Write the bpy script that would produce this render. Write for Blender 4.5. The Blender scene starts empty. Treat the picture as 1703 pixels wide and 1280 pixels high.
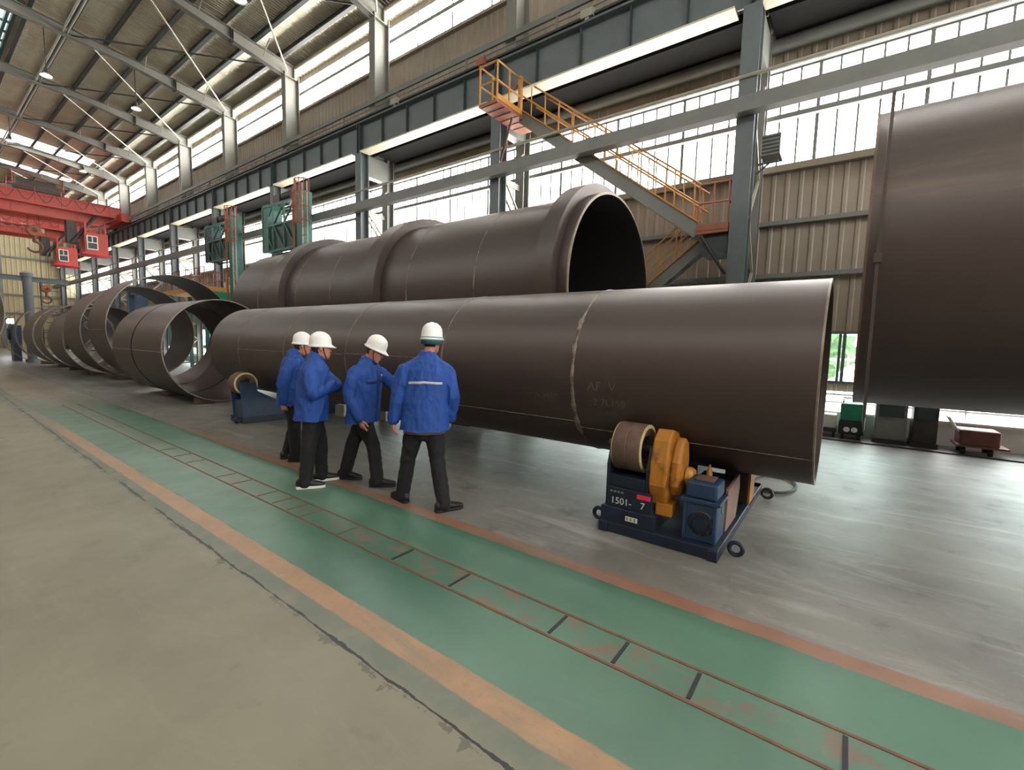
import bpy, bmesh, math, random
from mathutils import Vector as V, Matrix, noise
random.seed(7)
PI = math.pi
sc = bpy.context.scene
COL = sc.collection

def lin(c, k=0.82):
    return tuple(k*((x/255)/12.92 if x/255 <= 0.04045 else ((x/255+0.055)/1.055)**2.4) for x in c)

# ---------------------------------------------------------------- node helpers
class NG:
    def __init__(s, name):
        s.m = bpy.data.materials.new(name); s.m.use_nodes = True
        s.t = s.m.node_tree; s.t.nodes.clear()
        s.out = s.t.nodes.new('ShaderNodeOutputMaterial')
        s.p = s.t.nodes.new('ShaderNodeBsdfPrincipled')
        s.t.links.new(s.p.outputs[0], s.out.inputs[0])
        s.tc = s.t.nodes.new('ShaderNodeTexCoord')
    def n(s, k): return s.t.nodes.new(k)
    def l(s, a, b): s.t.links.new(a, b)
    def put(s, sock, v):
        if hasattr(v, 'is_linked') or hasattr(v, 'links'): s.l(v, sock)
        else: sock.default_value = v
    def math(s, op, a, b=0.0, c=None):
        n = s.n('ShaderNodeMath'); n.operation = op
        s.put(n.inputs[0], a); s.put(n.inputs[1], b)
        if c is not None: s.put(n.inputs[2], c)
        return n.outputs[0]
    def step(s, v, lo, hi):          # smooth 0..1 between lo and hi
        n = s.n('ShaderNodeMapRange'); n.interpolation_type = 'SMOOTHSTEP'
        s.put(n.inputs['Value'], v); n.inputs['From Min'].default_value = lo; n.inputs['From Max'].default_value = hi
        return n.outputs['Result']
    def band(s, v, lo, hi, e):
        return s.math('MULTIPLY', s.step(v, lo-e, lo+e), s.math('SUBTRACT', 1.0, s.step(v, hi-e, hi+e)))
    def noise(s, scale, detail=4, rough=0.55, stretch=None, coord='Object', dist=0.0):
        n = s.n('ShaderNodeTexNoise'); n.inputs['Scale'].default_value = scale
        n.inputs['Detail'].default_value = detail; n.inputs['Roughness'].default_value = rough; n.inputs['Distortion'].default_value = dist
        src = s.tc.outputs[coord]
        if stretch:
            mp = s.n('ShaderNodeMapping'); mp.inputs['Scale'].default_value = stretch
            s.l(src, mp.inputs[0]); src = mp.outputs[0]
        s.l(src, n.inputs['Vector'])
        return n.outputs['Fac']
    def mix(s, f, a, b):
        n = s.n('ShaderNodeMix'); n.data_type = 'RGBA'
        s.put(n.inputs[0], f)
        for sock, v in ((n.inputs[6], a), (n.inputs[7], b)):
            if isinstance(v, tuple): sock.default_value = (*v[:3], 1)
            else: s.l(v, sock)
        return n.outputs[2]
    def bump(s, h, strength, dist=0.01):
        n = s.n('ShaderNodeBump'); n.inputs['Strength'].default_value = strength; n.inputs['Distance'].default_value = dist
        s.l(h, n.inputs['Height']); s.l(n.outputs[0], s.p.inputs['Normal'])

def mat(name, rgb, rough=0.5, metal=0.0, var=0.15, scale=6, stretch=None, rgb2=None, f2=(0.55, 0.7), s2=3, bump=0.0, bscale=40, spec=0.5):
    g = NG(name); c = lin(rgb)
    v = g.noise(scale, 5, 0.6, stretch)
    lo = tuple(x*(1-var) for x in c); hi = tuple(min(1, x*(1+var)) for x in c)
    col = g.mix(g.step(v, 0.3, 0.7), lo, hi)
    if rgb2:
        col = g.mix(g.step(g.noise(s2, 8, 0.65, stretch), *f2), col, lin(rgb2))
    g.put(g.p.inputs['Base Color'], col)
    r = g.math('ADD', rough-0.06, g.math('MULTIPLY', v, 0.12)); g.l(r, g.p.inputs['Roughness'])
    g.p.inputs['Metallic'].default_value = metal
    g.p.inputs['Specular IOR Level'].default_value = spec
    if bump: g.bump(g.noise(bscale, 4, 0.6, stretch), bump, 0.01)
    return g.m

def emit(name, rgb, strength):
    g = NG(name)
    g.p.inputs['Base Color'].default_value = (*lin(rgb), 1)
    g.p.inputs['Emission Color'].default_value = (*lin(rgb, 1.0), 1)
    g.p.inputs['Emission Strength'].default_value = strength
    g.p.inputs['Roughness'].default_value = 0.4
    return g.m

# ---------------------------------------------------------------- mesh helpers
class MB:
    def __init__(s): s.bm = bmesh.new()
    def _add(s, vs, fs):
        b = [s.bm.verts.new(v) for v in vs]
        for f in fs:
            try: s.bm.faces.new([b[i] for i in f])
            except ValueError: pass
        return s
    def box(s, c, d, R=None):
        x, y, z = d[0]/2, d[1]/2, d[2]/2; c = V(c)
        vs = [V((a*x, b*y, e*z)) for e in (-1, 1) for b in (-1, 1) for a in (-1, 1)]
        if R: vs = [R @ v for v in vs]
        return s._add([c+v for v in vs], [(0,2,3,1),(4,5,7,6),(0,1,5,4),(1,3,7,5),(3,2,6,7),(2,0,4,6)])
    def bx(s, x0, x1, y0, y1, z0, z1):
        return s.box(((x0+x1)/2, (y0+y1)/2, (z0+z1)/2), (abs(x1-x0), abs(y1-y0), abs(z1-z0)))
    def frame(s, p, q, up=(0,0,1)):
        d = (V(q)-V(p)); L = d.length; d = d/L; u = V(up)
        if abs(d.dot(u)) > 0.98: u = V((1,0,0)) if abs(d.x) < 0.9 else V((0,1,0))
        w = d.cross(u).normalized(); h = w.cross(d).normalized()
        return d, w, h, L
    def bar(s, p, q, w, h, up=(0,0,1)):
        d, a, b, L = s.frame(p, q, up); p = V(p); q = V(q)
        vs = [e + a*(i*w/2) + b*(j*h/2) for e in (p, q) for j in (-1, 1) for i in (-1, 1)]
        return s._add(vs, [(0,2,3,1),(4,5,7,6),(0,1,5,4),(1,3,7,5),(3,2,6,7),(2,0,4,6)])
    def ibeam(s, p, q, w, h, tf=0.03, tw=0.02, up=(0,0,1)):
        d, a, b, L = s.frame(p, q, up); p = V(p); q = V(q)
        s.bar(p+b*(h/2-tf/2), q+b*(h/2-tf/2), w, tf, up); s.bar(p-b*(h/2-tf/2), q-b*(h/2-tf/2), w, tf, up)
        return s.bar(p, q, tw, h-2*tf, up)
    def tube(s, p, q, r, seg=10, r2=None, cap=True):
        return s.path([p, q], r, seg, cap, r2)
    def path(s, pts, r, seg=8, cap=True, r2=None):
        pts = [V(p) for p in pts]; n = len(pts); rings = []
        d0 = (pts[1]-pts[0]).normalized()
        u = V((0,0,1)) if abs(d0.z) < 0.9 else V((1,0,0))
        for i, p in enumerate(pts):
            d = (pts[min(i+1, n-1)]-pts[max(i-1, 0)]).normalized()
            w = d.cross(u)
            if w.length < 1e-5: w = d.orthogonal()
            w.normalize(); u = w.cross(d).normalized()
            rr = r if r2 is None else r+(r2-r)*i/(n-1)
            rings.append([s.bm.verts.new(p+(w*math.cos(2*PI*k/seg)+u*math.sin(2*PI*k/seg))*rr) for k in range(seg)])
        for i in range(n-1):
            for k in range(seg):
                s.bm.faces.new((rings[i][k], rings[i][(k+1) % seg], rings[i+1][(k+1) % seg], rings[i+1][k]))
        if cap:
            s.bm.faces.new(rings[0][::-1]); s.bm.faces.new(rings[-1])
        return s
    def prism(s, poly, axis, a, b):
        f = {'x': lambda u, v, t: (t, u, v), 'y': lambda u, v, t: (u, t, v), 'z': lambda u, v, t: (u, v, t)}[axis]
        n = len(poly)
        vs = [f(u, v, a) for u, v in poly]+[f(u, v, b) for u, v in poly]
        fs = [tuple(range(n))[::-1], tuple(range(n, 2*n))]+[(i, (i+1) % n, n+(i+1) % n, n+i) for i in range(n)]
        return s._add(vs, fs)
    def lathe(s, prof, c, axis='z', seg=32, closed=False, a0=0.0, a1=2*PI):
        c = V(c); full = abs(a1-a0-2*PI) < 1e-6; n = seg if full else seg+1
        f = {'x': lambda r, h, t: V((h, r*math.cos(t), r*math.sin(t))), 'y': lambda r, h, t: V((r*math.cos(t), h, r*math.sin(t))),
             'z': lambda r, h, t: V((r*math.cos(t), r*math.sin(t), h))}[axis]
        rings = []
        for r, h in prof:
            if r < 1e-6: rings.append([s.bm.verts.new(c+f(0, h, 0))]*n)
            else: rings.append([s.bm.verts.new(c+f(r, h, a0+(a1-a0)*k/seg)) for k in range(n)])
        m = len(rings)
        for i in range(m if closed else m-1):
            A, B = rings[i], rings[(i+1) % m]
            for k in range(seg):
                k2 = (k+1) % n
                vs = []
                for v in (A[k], A[k2], B[k2], B[k]):
                    if v not in vs: vs.append(v)
                if len(vs) > 2:
                    try: s.bm.faces.new(vs)
                    except ValueError: pass
        return s
    def shell(s, c, R, t, y0, y1, seg=96):      # open hollow cylinder along Y
        return s.lathe([(R, y0), (R, y1), (R-t, y1), (R-t, y0)], (c[0], 0, c[1]), 'y', seg, True)
    def xform(s, M):
        bmesh.ops.transform(s.bm, matrix=M, verts=s.bm.verts); return s
    def build(s, name, m, parent=None, smooth=True, bevel=0.0, kind=None, label=None, ang=32):
        bmesh.ops.recalc_face_normals(s.bm, faces=s.bm.faces)
        me = bpy.data.meshes.new(name)
        if parent is not None:
            off = V(parent.location); p = parent.parent
            while p: off += V(p.location); p = p.parent
        else:
            vs = [v.co for v in s.bm.verts]
            mn = [min(v[i] for v in vs) for i in range(3)]; mx = [max(v[i] for v in vs) for i in range(3)]
            off = V(((mn[0]+mx[0])/2, (mn[1]+mx[1])/2, mn[2]))
        bmesh.ops.translate(s.bm, vec=-off, verts=s.bm.verts)
        s.bm.to_mesh(me); s.bm.free()
        if smooth:
            me.shade_smooth(); me.set_sharp_from_angle(angle=math.radians(ang))
        me.materials.append(m)
        o = bpy.data.objects.new(name, me); COL.objects.link(o)
        if parent is not None: o.parent = parent
        else: o.location = off
        if bevel:
            b = o.modifiers.new('bevel', 'BEVEL'); b.width = bevel; b.segments = 2; b.limit_method = 'ANGLE'; b.angle_limit = math.radians(40)
        if kind: o['kind'] = kind
        if label: o['label'] = label
        return o

def split(mb, name, m, parent, smooth=False, bevel=0.0):
    # every separate piece becomes a part of its own
    bm = mb.bm; bm.verts.ensure_lookup_table(); seen = set(); out = []
    for v0 in list(bm.verts):
        if v0 in seen: continue
        st = [v0]; isl = []; seen.add(v0)
        while st:
            v = st.pop(); isl.append(v)
            for e in v.link_edges:
                w = e.other_vert(v)
                if w not in seen: seen.add(w); st.append(w)
        idx = {v: i for i, v in enumerate(isl)}
        fs = {f for v in isl for f in v.link_faces}
        n = MB(); n._add([v.co.copy() for v in isl], [tuple(idx[v] for v in f.verts) for f in fs])
        out.append(n.build(name, m, parent, smooth, bevel))
    bm.free(); return out

def thing(name, label, cat, loc=(0,0,0), group=None):
    o = bpy.data.objects.new(name, None); COL.objects.link(o); o.location = loc; o.empty_display_size = 0.2
    o['label'] = label; o['category'] = cat
    if group: o['group'] = group
    return o
def tag(o, label, cat, group=None):
    o['label'] = label; o['category'] = cat
    if group: o['group'] = group
    return o
def copy_tree(o, parent=None):
    c = o.copy(); COL.objects.link(c); c.parent = parent
    for ch in o.children: copy_tree(ch, c)
    return c
ORD = ['nearest', 'second', 'third', 'fourth', 'fifth', 'sixth', 'seventh', 'eighth', 'ninth', 'tenth', 'eleventh', 'twelfth', 'thirteenth']

# ---------------------------------------------------------------- camera
W, H = 1703, 1280
cd = bpy.data.cameras.new('camera'); cam = bpy.data.objects.new('camera', cd); COL.objects.link(cam)
F = 750.0
def vp(x, y):
    return V((x-851.5, -(y-640), -F)).normalized()
Yc = vp(-167, 545); Xc = vp(851.5-((545-640)*(586-640)+F*F)/(-167-851.5), 586); Zc = Xc.cross(Yc)
R3 = Matrix((Xc, Yc, Zc))
cam.matrix_world = Matrix.Translation((0, 0, 1.68)) @ R3.to_4x4()
cd.sensor_width = 36; cd.lens = F/W*36; cd.clip_start = 0.05; cd.clip_end = 300
sc.camera = cam
vs = sc.view_settings
vs.view_transform = 'Standard'; vs.look = 'None'; vs.gamma = 1; vs.exposure = 1.85; vs.use_curve_mapping = False

# ---------------------------------------------------------------- materials
M = {}
M['siding'] = mat('beige_siding', (146, 134, 118), 0.5, 0, 0.06, 0.7)
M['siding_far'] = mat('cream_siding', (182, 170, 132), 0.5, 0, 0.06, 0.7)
M['steel'] = mat('grey_painted_steel', (112, 114, 108), 0.5, 0, 0.10, 2)
M['steel_blue'] = mat('blue_grey_painted_steel', (92, 100, 102), 0.5, 0, 0.10, 2)
M['steel_pale'] = mat('pale_grey_steel', (158, 154, 138), 0.5, 0, 0.08, 2)
M['cream'] = mat('brightened_flange', (206, 200, 174), 0.55, 0, 0.06, 2)  # paler than the web: light striking the underside is put into the colour
M['purlin'] = mat('dark_green_purlin', (46, 50, 44), 0.6, 0, 0.15, 3)
M['rafter'] = mat('grey_rafter_paint', (122, 120, 110), 0.5, 0, 0.08, 2)
M['dark'] = mat('black_grime', (26, 25, 23), 0.9, 0, 0.2, 8, spec=0.1)
M['dark_teal'] = mat('dark_teal_steel', (48, 60, 60), 0.5, 0, 0.2, 3)
M['iron'] = mat('dark_iron', (58, 54, 50), 0.45, 0.3, 0.25, 8)
M['pipe'] = mat('brown_mill_scale_steel', (66, 53, 48), 0.42, 0.25, 0.13, 2.2, (1, 0.12, 1), (98, 80, 71), (0.52, 0.8), 1.6, 0.05, 30, 0.8)
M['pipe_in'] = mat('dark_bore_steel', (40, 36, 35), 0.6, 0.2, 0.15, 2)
M['rim'] = mat('ground_steel_rim', (138, 128, 114), 0.4, 0.4, 0.15, 12)
M['rim2'] = mat('dull_brown_bar', (112, 92, 78), 0.6, 0.2, 0.2, 6)
M['seam'] = mat('pale_weld_seam', (124, 112, 100), 0.6, 0.2, 0.45, 9, None, (84, 70, 62), (0.5, 0.62), 5, 0.6, 60)
M['rust'] = mat('rusty_steel', (112, 76, 58), 0.7, 0.1, 0.25, 8)
M['chalk'] = mat('chalk_mark', (96, 86, 80), 0.9, 0, 0.1, 20)
M['blue'] = mat('dark_blue_enamel', (17, 29, 48), 0.45, 0, 0.25, 7, None, (26, 34, 48), (0.55, 0.75), 5)
M['blue_light'] = mat('worn_blue_enamel', (33, 58, 86), 0.42, 0, 0.2, 7, None, (40, 60, 84), (0.56, 0.72), 6)
M['yellow'] = mat('yellow_enamel', (172, 112, 28), 0.45, 0, 0.12, 6, None, (104, 66, 32), (0.52, 0.66), 4)
M['yellow_rail'] = mat('yellow_orange_handrail_paint', (184, 128, 50), 0.5, 0, 0.12, 6)
M['orange'] = mat('orange_red_oxide', (150, 88, 60), 0.6, 0, 0.15, 4)
M['red'] = mat('red_crane_paint', (172, 66, 52), 0.45, 0, 0.12, 1.2)
M['red_dark'] = mat('dark_red_paint', (150, 50, 42), 0.5, 0, 0.15, 3)
M['tyre'] = mat('brown_worn_rubber', (98, 76, 64), 0.7, 0, 0.2, 10, None, (88, 62, 50), (0.5, 0.7), 9)
M['tyre_rim'] = mat('yellowed_roller_rim', (206, 190, 132), 0.5, 0.1, 0.15, 12)
M['wood'] = mat('tan_board', (128, 100, 84), 0.7, 0, 0.1, 6)
M['white'] = mat('white_paint', (224, 222, 214), 0.5, 0, 0.05, 4)
M['whitewall'] = mat('whitewashed_wall', (216, 214, 204), 0.7, 0, 0.08, 2)
M['redtape'] = mat('red_tape', (216, 48, 72), 0.5, 0, 0.15, 20)
M['teal'] = mat('teal_green_enamel', (36, 98, 88), 0.45, 0, 0.15, 5)
M['green'] = mat('green_machine_enamel', (22, 120, 92), 0.4, 0, 0.15, 6)
M['grey_cab'] = mat('grey_cabinet_enamel', (120, 122, 116), 0.5, 0, 0.12, 6)
M['cart'] = mat('rust_red_cart_paint', (110, 62, 54), 0.6, 0, 0.15, 6)
M['black'] = mat('black_rubber', (22, 22, 24), 0.6, 0, 0.2, 10)
M['rod'] = mat('pale_tie_rod', (150, 144, 124), 0.5, 0, 0.05, 3)
M['foliage'] = mat('leaf_green', (84, 112, 74), 0.7, 0, 0.5, 5)
M['ground_out'] = mat('pale_concrete_yard', (190, 188, 180), 0.8, 0, 0.1, 1)
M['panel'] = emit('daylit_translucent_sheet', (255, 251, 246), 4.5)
M['clerestory'] = emit('skylit_clerestory_sheet', (255, 253, 250), 12.0)
M['skylight'] = emit('daylit_skylight_sheet', (250, 252, 255), 0.8)
M['panel_added'] = emit('added_glow_sheet', (250, 250, 250), 3.0)  # glow of the added, unseen bands in the left and front walls
M['lamp'] = emit('lamp_diffuser', (255, 250, 235), 2.0)
M['weld'] = emit('bright_work_lamp', (230, 240, 255), 30)

def glass():
    g = NG('clear_window_glass')
    tr = g.n('ShaderNodeBsdfTransparent'); tr.inputs[0].default_value = (0.86, 0.95, 0.92, 1)
    gl = g.n('ShaderNodeBsdfGlossy'); gl.inputs['Roughness'].default_value = 0.03
    mx = g.n('ShaderNodeMixShader'); mx.inputs[0].default_value = 0.08
    g.l(tr.outputs[0], mx.inputs[1]); g.l(gl.outputs[0], mx.inputs[2]); g.l(mx.outputs[0], g.out.inputs[0])
    return g.m
M['glass'] = glass()

def roof_mat():
    g = NG('silver_foil_roof_lining')
    v = g.noise(1.2, 5, 0.6); w = g.noise(9, 4, 0.6, (1, 0.25, 1))
    c = g.mix(g.step(v, 0.3, 0.7), lin((236, 230, 206), 1.0), lin((248, 243, 222), 1.0))
    g.put(g.p.inputs['Base Color'], c); g.p.inputs['Metallic'].default_value = 0.45; g.p.inputs['Roughness'].default_value = 0.5
    wv = g.n('ShaderNodeTexWave'); wv.bands_direction = 'Y'; wv.inputs['Scale'].default_value = 2.2; wv.inputs['Distortion'].default_value = 0.6
    g.l(g.tc.outputs['Object'], wv.inputs[0])
    g.bump(g.math('ADD', wv.outputs['Fac'], g.math('MULTIPLY', w, 0.6)), 0.9, 0.05)
    return g.m
M['roof'] = roof_mat()

def floor_mat():
    g = NG('painted_concrete_floor')
    geo = g.n('ShaderNodeNewGeometry'); sx = g.n('ShaderNodeSeparateXYZ'); g.l(geo.outputs['Position'], sx.inputs[0])
    X, Y = sx.outputs[0], sx.outputs[1]
    def pn(scale, detail=5, rough=0.6, st=(1, 1, 1), dist=0.0):
        mp = g.n('ShaderNodeMapping'); mp.inputs['Scale'].default_value = st; g.l(geo.outputs['Position'], mp.inputs[0])
        n = g.n('ShaderNodeTexNoise'); n.inputs['Scale'].default_value = scale; n.inputs['Detail'].default_value = detail
        n.inputs['Roughness'].default_value = rough; n.inputs['Distortion'].default_value = dist
        g.l(mp.outputs[0], n.inputs['Vector']); return n.outputs['Fac']
    big = pn(0.55, 6, 0.6); mid = pn(3.0, 7, 0.65); fine = pn(22, 6, 0.7); scuff = pn(2.2, 8, 0.75, (1.6, 0.35, 1), 0.6)
    Xw = g.math('ADD', X, g.math('MULTIPLY', g.math('SUBTRACT', mid, 0.5), 0.045))
    conc = g.mix(g.step(big, 0.35, 0.65), lin((115, 110, 92)), lin((129, 124, 105)))
    conc = g.mix(g.math('MULTIPLY', g.step(scuff, 0.5, 0.75), 0.35), conc, lin((146, 141, 124)))
    conc = g.mix(g.math('MULTIPLY', g.step(mid, 0.58, 0.72), 0.35), conc, lin((90, 86, 72)))
    # worn green wash next to the walkway on the left concrete
    conc = g.mix(g.math('MULTIPLY', g.band(Xw, 1.36, 1.7, 0.05), g.step(mid, 0.2, 0.6)), conc, lin((98, 106, 92)))
    right = g.mix(g.step(big, 0.35, 0.65), lin((106, 103, 98)), lin((128, 124, 118)))
    right = g.mix(g.math('MULTIPLY', g.step(scuff, 0.48, 0.72), 0.6), right, lin((164, 160, 154)))
    right = g.mix(g.math('MULTIPLY', g.step(mid, 0.56, 0.7), 0.5), right, lin((76, 74, 72)))
    col = g.mix(g.step(Xw, 2.98, 3.0), conc, right)
    green = g.mix(g.step(big, 0.3, 0.7), lin((68, 102, 84)), lin((84, 120, 100)))
    green = g.mix(g.math('MULTIPLY', g.step(scuff, 0.55, 0.8), 0.5), green, lin((112, 138, 120)))
    green = g.mix(g.math('MULTIPLY', g.step(fine, 0.62, 0.75), 0.25), green, lin((60, 84, 70)))
    fade = g.math('ADD', g.step(Y, 8.0, 19.0), g.math('MULTIPLY', g.math('SUBTRACT', mid, 0.5), 0.6))
    keep = g.math('SUBTRACT', 1.0, g.step(fade, 0.35, 1.0))
    col = g.mix(g.math('MULTIPLY', g.band(Xw, 1.62, 2.95, 0.012), keep), col, green)
    # rust and worn paint between the flush rails
    rb = g.band(Xw, 2.12, 2.40, 0.01)
    rustf = g.math('MULTIPLY', rb, g.step(pn(9, 8, 0.7, (1, 0.5, 1)), 0.5, 0.6))
    col = g.mix(g.math('MULTIPLY', rustf, 0.8), col, lin((120, 92, 80)))
    col = g.mix(g.math('MULTIPLY', g.math('MULTIPLY', rb, g.step(pn(14, 6, 0.7), 0.56, 0.66)), 0.7), col, lin((102, 112, 98)))
    orange = g.mix(g.step(mid, 0.3, 0.7), lin((146, 114, 86)), lin((166, 132, 100)))
    orange = g.mix(g.math('MULTIPLY', g.step(fine, 0.55, 0.72), 0.35), orange, lin((100, 86, 68)))
    wear = g.math('SUBTRACT', 1.0, g.math('MULTIPLY', g.step(scuff, 0.5, 0.66), 0.45))
    kl = g.math('SUBTRACT', 1.0, g.step(g.math('ADD', Y, g.math('MULTIPLY', mid, 5)), 11, 17))
    col = g.mix(g.math('MULTIPLY', g.math('MULTIPLY', g.band(Xw, 1.49, 1.645, 0.008), wear), kl), col, orange)
    kr = g.math('SUBTRACT', 1.0, g.step(g.math('ADD', Y, g.math('MULTIPLY', mid, 4)), 9, 13))
    orange2 = g.mix(g.step(mid, 0.3, 0.7), lin((132, 94, 76)), lin((150, 112, 90)))
    col = g.mix(g.math('MULTIPLY', g.math('MULTIPLY', g.band(Xw, 2.91, 3.05, 0.008), wear), kr), col, orange2)
    # crack along the slab joint, wandering, wider where the edge has spalled
    wob = g.math('ADD', g.math('MULTIPLY', g.math('SUBTRACT', pn(0.6, 6, 0.7, (0.01, 1, 1)), 0.5), 0.10), g.math('MULTIPLY', Y, 0.0085))
    d = g.math('ABSOLUTE', g.math('SUBTRACT', g.math('SUBTRACT', X, wob), 1.335))
    wid = g.math('ADD', 0.005, g.math('MULTIPLY', g.step(pn(1.3, 5, 0.7, (0.3, 1, 1)), 0.42, 0.62), 0.013))
    crack = g.math('LESS_THAN', d, g.math('MULTIPLY', wid, g.math('ADD', 0.05, g.math('MULTIPLY', fine, 1.7))))
    gap = g.step(pn(0.8, 4, 0.6, (0.2, 1, 1)), 0.40, 0.46)
    crack = g.math('MULTIPLY', crack, gap)
    sp = g.math('MULTIPLY', g.math('LESS_THAN', g.math('ABSOLUTE', g.math('ADD', g.math('SUBTRACT', g.math('SUBTRACT', X, wob), 1.335), 0.025)), g.math('MULTIPLY', g.step(pn(2.4, 6, 0.75, (0.6, 1, 1)), 0.50, 0.70), 0.10)), gap)
    col = g.mix(g.math('MULTIPLY', sp, 0.75), col, lin((84, 80, 68)))
    col = g.mix(crack, col, lin((30, 28, 25)))
    g.put(g.p.inputs['Base Color'], col)
    rg = g.math('ADD', 0.36, g.math('MULTIPLY', mid, 0.25))
    rg = g.math('SUBTRACT', rg, g.math('MULTIPLY', g.band(X, 1.65, 2.92, 0.02), 0.10))
    g.l(rg, g.p.inputs['Roughness'])
    h = g.math('SUBTRACT', g.math('ADD', g.math('MULTIPLY', fine, 0.25), g.math('MULTIPLY', mid, 0.4)), g.math('MULTIPLY', g.math('MAXIMUM', crack, g.math('MULTIPLY', sp, 0.5)), 2.0))
    g.bump(h, 0.25, 0.012)
    return g.m
M['floor'] = floor_mat()

# ---------------------------------------------------------------- sky outside
wd = bpy.data.worlds.new('overcast_sky'); sc.world = wd; wd.use_nodes = True
bg = wd.node_tree.nodes['Background']
wtc = wd.node_tree.nodes.new('ShaderNodeTexCoord'); wsep = wd.node_tree.nodes.new('ShaderNodeSeparateXYZ')
wramp = wd.node_tree.nodes.new('ShaderNodeValToRGB')
wd.node_tree.links.new(wtc.outputs['Generated'], wsep.inputs[0]); wd.node_tree.links.new(wsep.outputs[2], wramp.inputs[0])
wramp.color_ramp.elements[0].color = (0.75, 0.76, 0.75, 1); wramp.color_ramp.elements[0].position = 0.0
wramp.color_ramp.elements[1].color = (0.95, 0.97, 1.0, 1); wramp.color_ramp.elements[1].position = 0.4
wd.node_tree.links.new(wramp.outputs[0], bg.inputs[0]); bg.inputs[1].default_value = 7.0
# ================================================================ BUILDING
Y0, Y1, XL, XR = -14.0, 66.0, -6.0, 11.7
S = dict(kind='structure')
fl = MB(); fl.bx(XL-0.3, XR+0.3, Y0-1, Y1+0.3, -0.3, 0.0); fl.build('floor', M['floor'], smooth=False, **S)
gr = MB(); gr.bx(XR+0.3, 60, -60, 120, -0.4, -0.1); gr.bx(XL-40, XL-0.3, -60, 120, -0.4, -0.1); gr.bx(XL-0.3, XR+0.3, -60, Y0-1, -0.4, -0.1)
gr.build('ground_outside', M['ground_out'], smooth=False, **S)

def corrugated(mb, x, y0, y1, z0, z1, pitch=0.26, depth=0.022, axis='y', sgn=-1):
    # trapezoid ribbed sheet in the plane x (axis y) or y (axis x)
    prof = []
    n = max(1, int(round((y1-y0)/pitch))); p = (y1-y0)/n
    for i in range(n):
        a = y0+i*p
        prof += [(a, 0), (a+p*0.62, 0), (a+p*0.70, sgn*depth), (a+p*0.92, sgn*depth)]
    prof.append((y1, 0))
    if axis == 'y': vsx = [(x+d, y, z) for z in (z0, z1) for y, d in prof]
    else: vsx = [(y, x+d, z) for z in (z0, z1) for y, d in prof]
    m = len(prof)
    mb._add(vsx, [(i, i+1, m+i+1, m+i) for i in range(m-1)])

wr = MB()
corrugated(wr, XR, Y0, -11.2, 2.12, 5.64); corrugated(wr, XR, -4.6, Y1, 2.12, 5.64); corrugated(wr, XR, -11.2, -4.6, 4.9, 5.64)
for z0, z1 in ((7.67, 12.10), (13.40, 13.72)):
    corrugated(wr, XR, Y0, Y1, z0, z1)
WIN = [(-3.9, -2.3), (-0.85, 0.75), (2.1, 3.7)]+[(4.4+2.05*i, 6.0+2.05*i) for i in range(16)]  # the long run of further windows is unseen, added to let daylight in
edges = [-4.6]+[e for w in WIN for e in w]+[40.0]
for i in range(0, len(edges), 2):
    corrugated(wr, XR, edges[i], edges[i+1], 0.86, 2.12)
for a, b in WIN: corrugated(wr, XR, a, b, 0.86, 1.02)
corrugated(wr, XR, 40.0, Y1, 0.40, 2.12); corrugated(wr, XR, Y0, -11.2, 0.40, 2.12)
# the daylit bands have a solid upstand behind their frames
wr.build('wall_right', M['siding'], smooth=False, **S)
bb = MB(); 
for ya_, yb_ in ((Y0, -11.2), (-4.6, Y1)): bb.bx(11.48, 11.95, ya_, yb_, 0, 0.42); bb.bx(11.42, 11.97, ya_, yb_, 0.42, 0.46)
bb.build('baseboard_right', M['whitewall'], smooth=False, **S)
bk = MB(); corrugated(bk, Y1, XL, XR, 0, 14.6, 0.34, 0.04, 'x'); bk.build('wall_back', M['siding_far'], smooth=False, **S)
wl = MB()
for z0, z1 in ((0, 12.1), (13.3, 13.72)): corrugated(wl, XL, Y0, Y1, z0, z1, 0.5, 0.03, 'y', 1)
wl.build('wall_left', M['siding'], smooth=False, **S)

dr = MB(); dr.bx(11.6, 11.9, -11.3, -11.1, 0, 5.0); dr.bx(11.6, 11.9, -4.7, -4.5, 0, 5.0); dr.bx(11.6, 11.9, -11.3, -4.5, 4.85, 5.05)
dr.build('added_doorway_1', M['steel'], smooth=False, **S)  # unseen doorway, added so that daylight brightens the right front floor
fw = MB(); corrugated(fw, Y0, XL, XR, 0, 4.5, 0.34, 0.04, 'x', 1); corrugated(fw, Y0, XL, XR, 9.5, 14.6, 0.34, 0.04, 'x', 1); fw.build('wall_front', M['siding'], smooth=False, **S)
fw = MB(); fw.bx(XL, XR, Y0-0.01, Y0+0.01, 4.5, 9.5); fw.build('window_100', M['panel_added'], smooth=False, **S)  # unseen glowing band, added to light the hall from behind the camera
# small side windows with sliding sashes, by the floor of the right wall
wn = 0
for a, b in WIN:
    wn += 1
    f = MB()
    f.bx(XR-0.06, XR+0.06, a, b, 1.02, 1.08); f.bx(XR-0.06, XR+0.06, a, b, 2.06, 2.12)
    f.bx(XR-0.06, XR+0.06, a, a+0.05, 1.08, 2.06); f.bx(XR-0.06, XR+0.06, b-0.05, b, 1.08, 2.06)
    m_ = (a+b)/2+0.11
    f.bx(XR-0.03, XR+0.02, m_-0.03, m_+0.03, 1.08, 2.06); f.bx(XR-0.01, XR+0.04, m_+0.05, m_+0.10, 1.08, 2.06)
    w = f.build('window_%d' % wn, M['steel_blue'], smooth=False, **S)
    MB().bx(XR-0.005, XR+0.005, a+0.05, b-0.05, 1.08, 2.06).build('pane', M['glass'], w, smooth=False)
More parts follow.
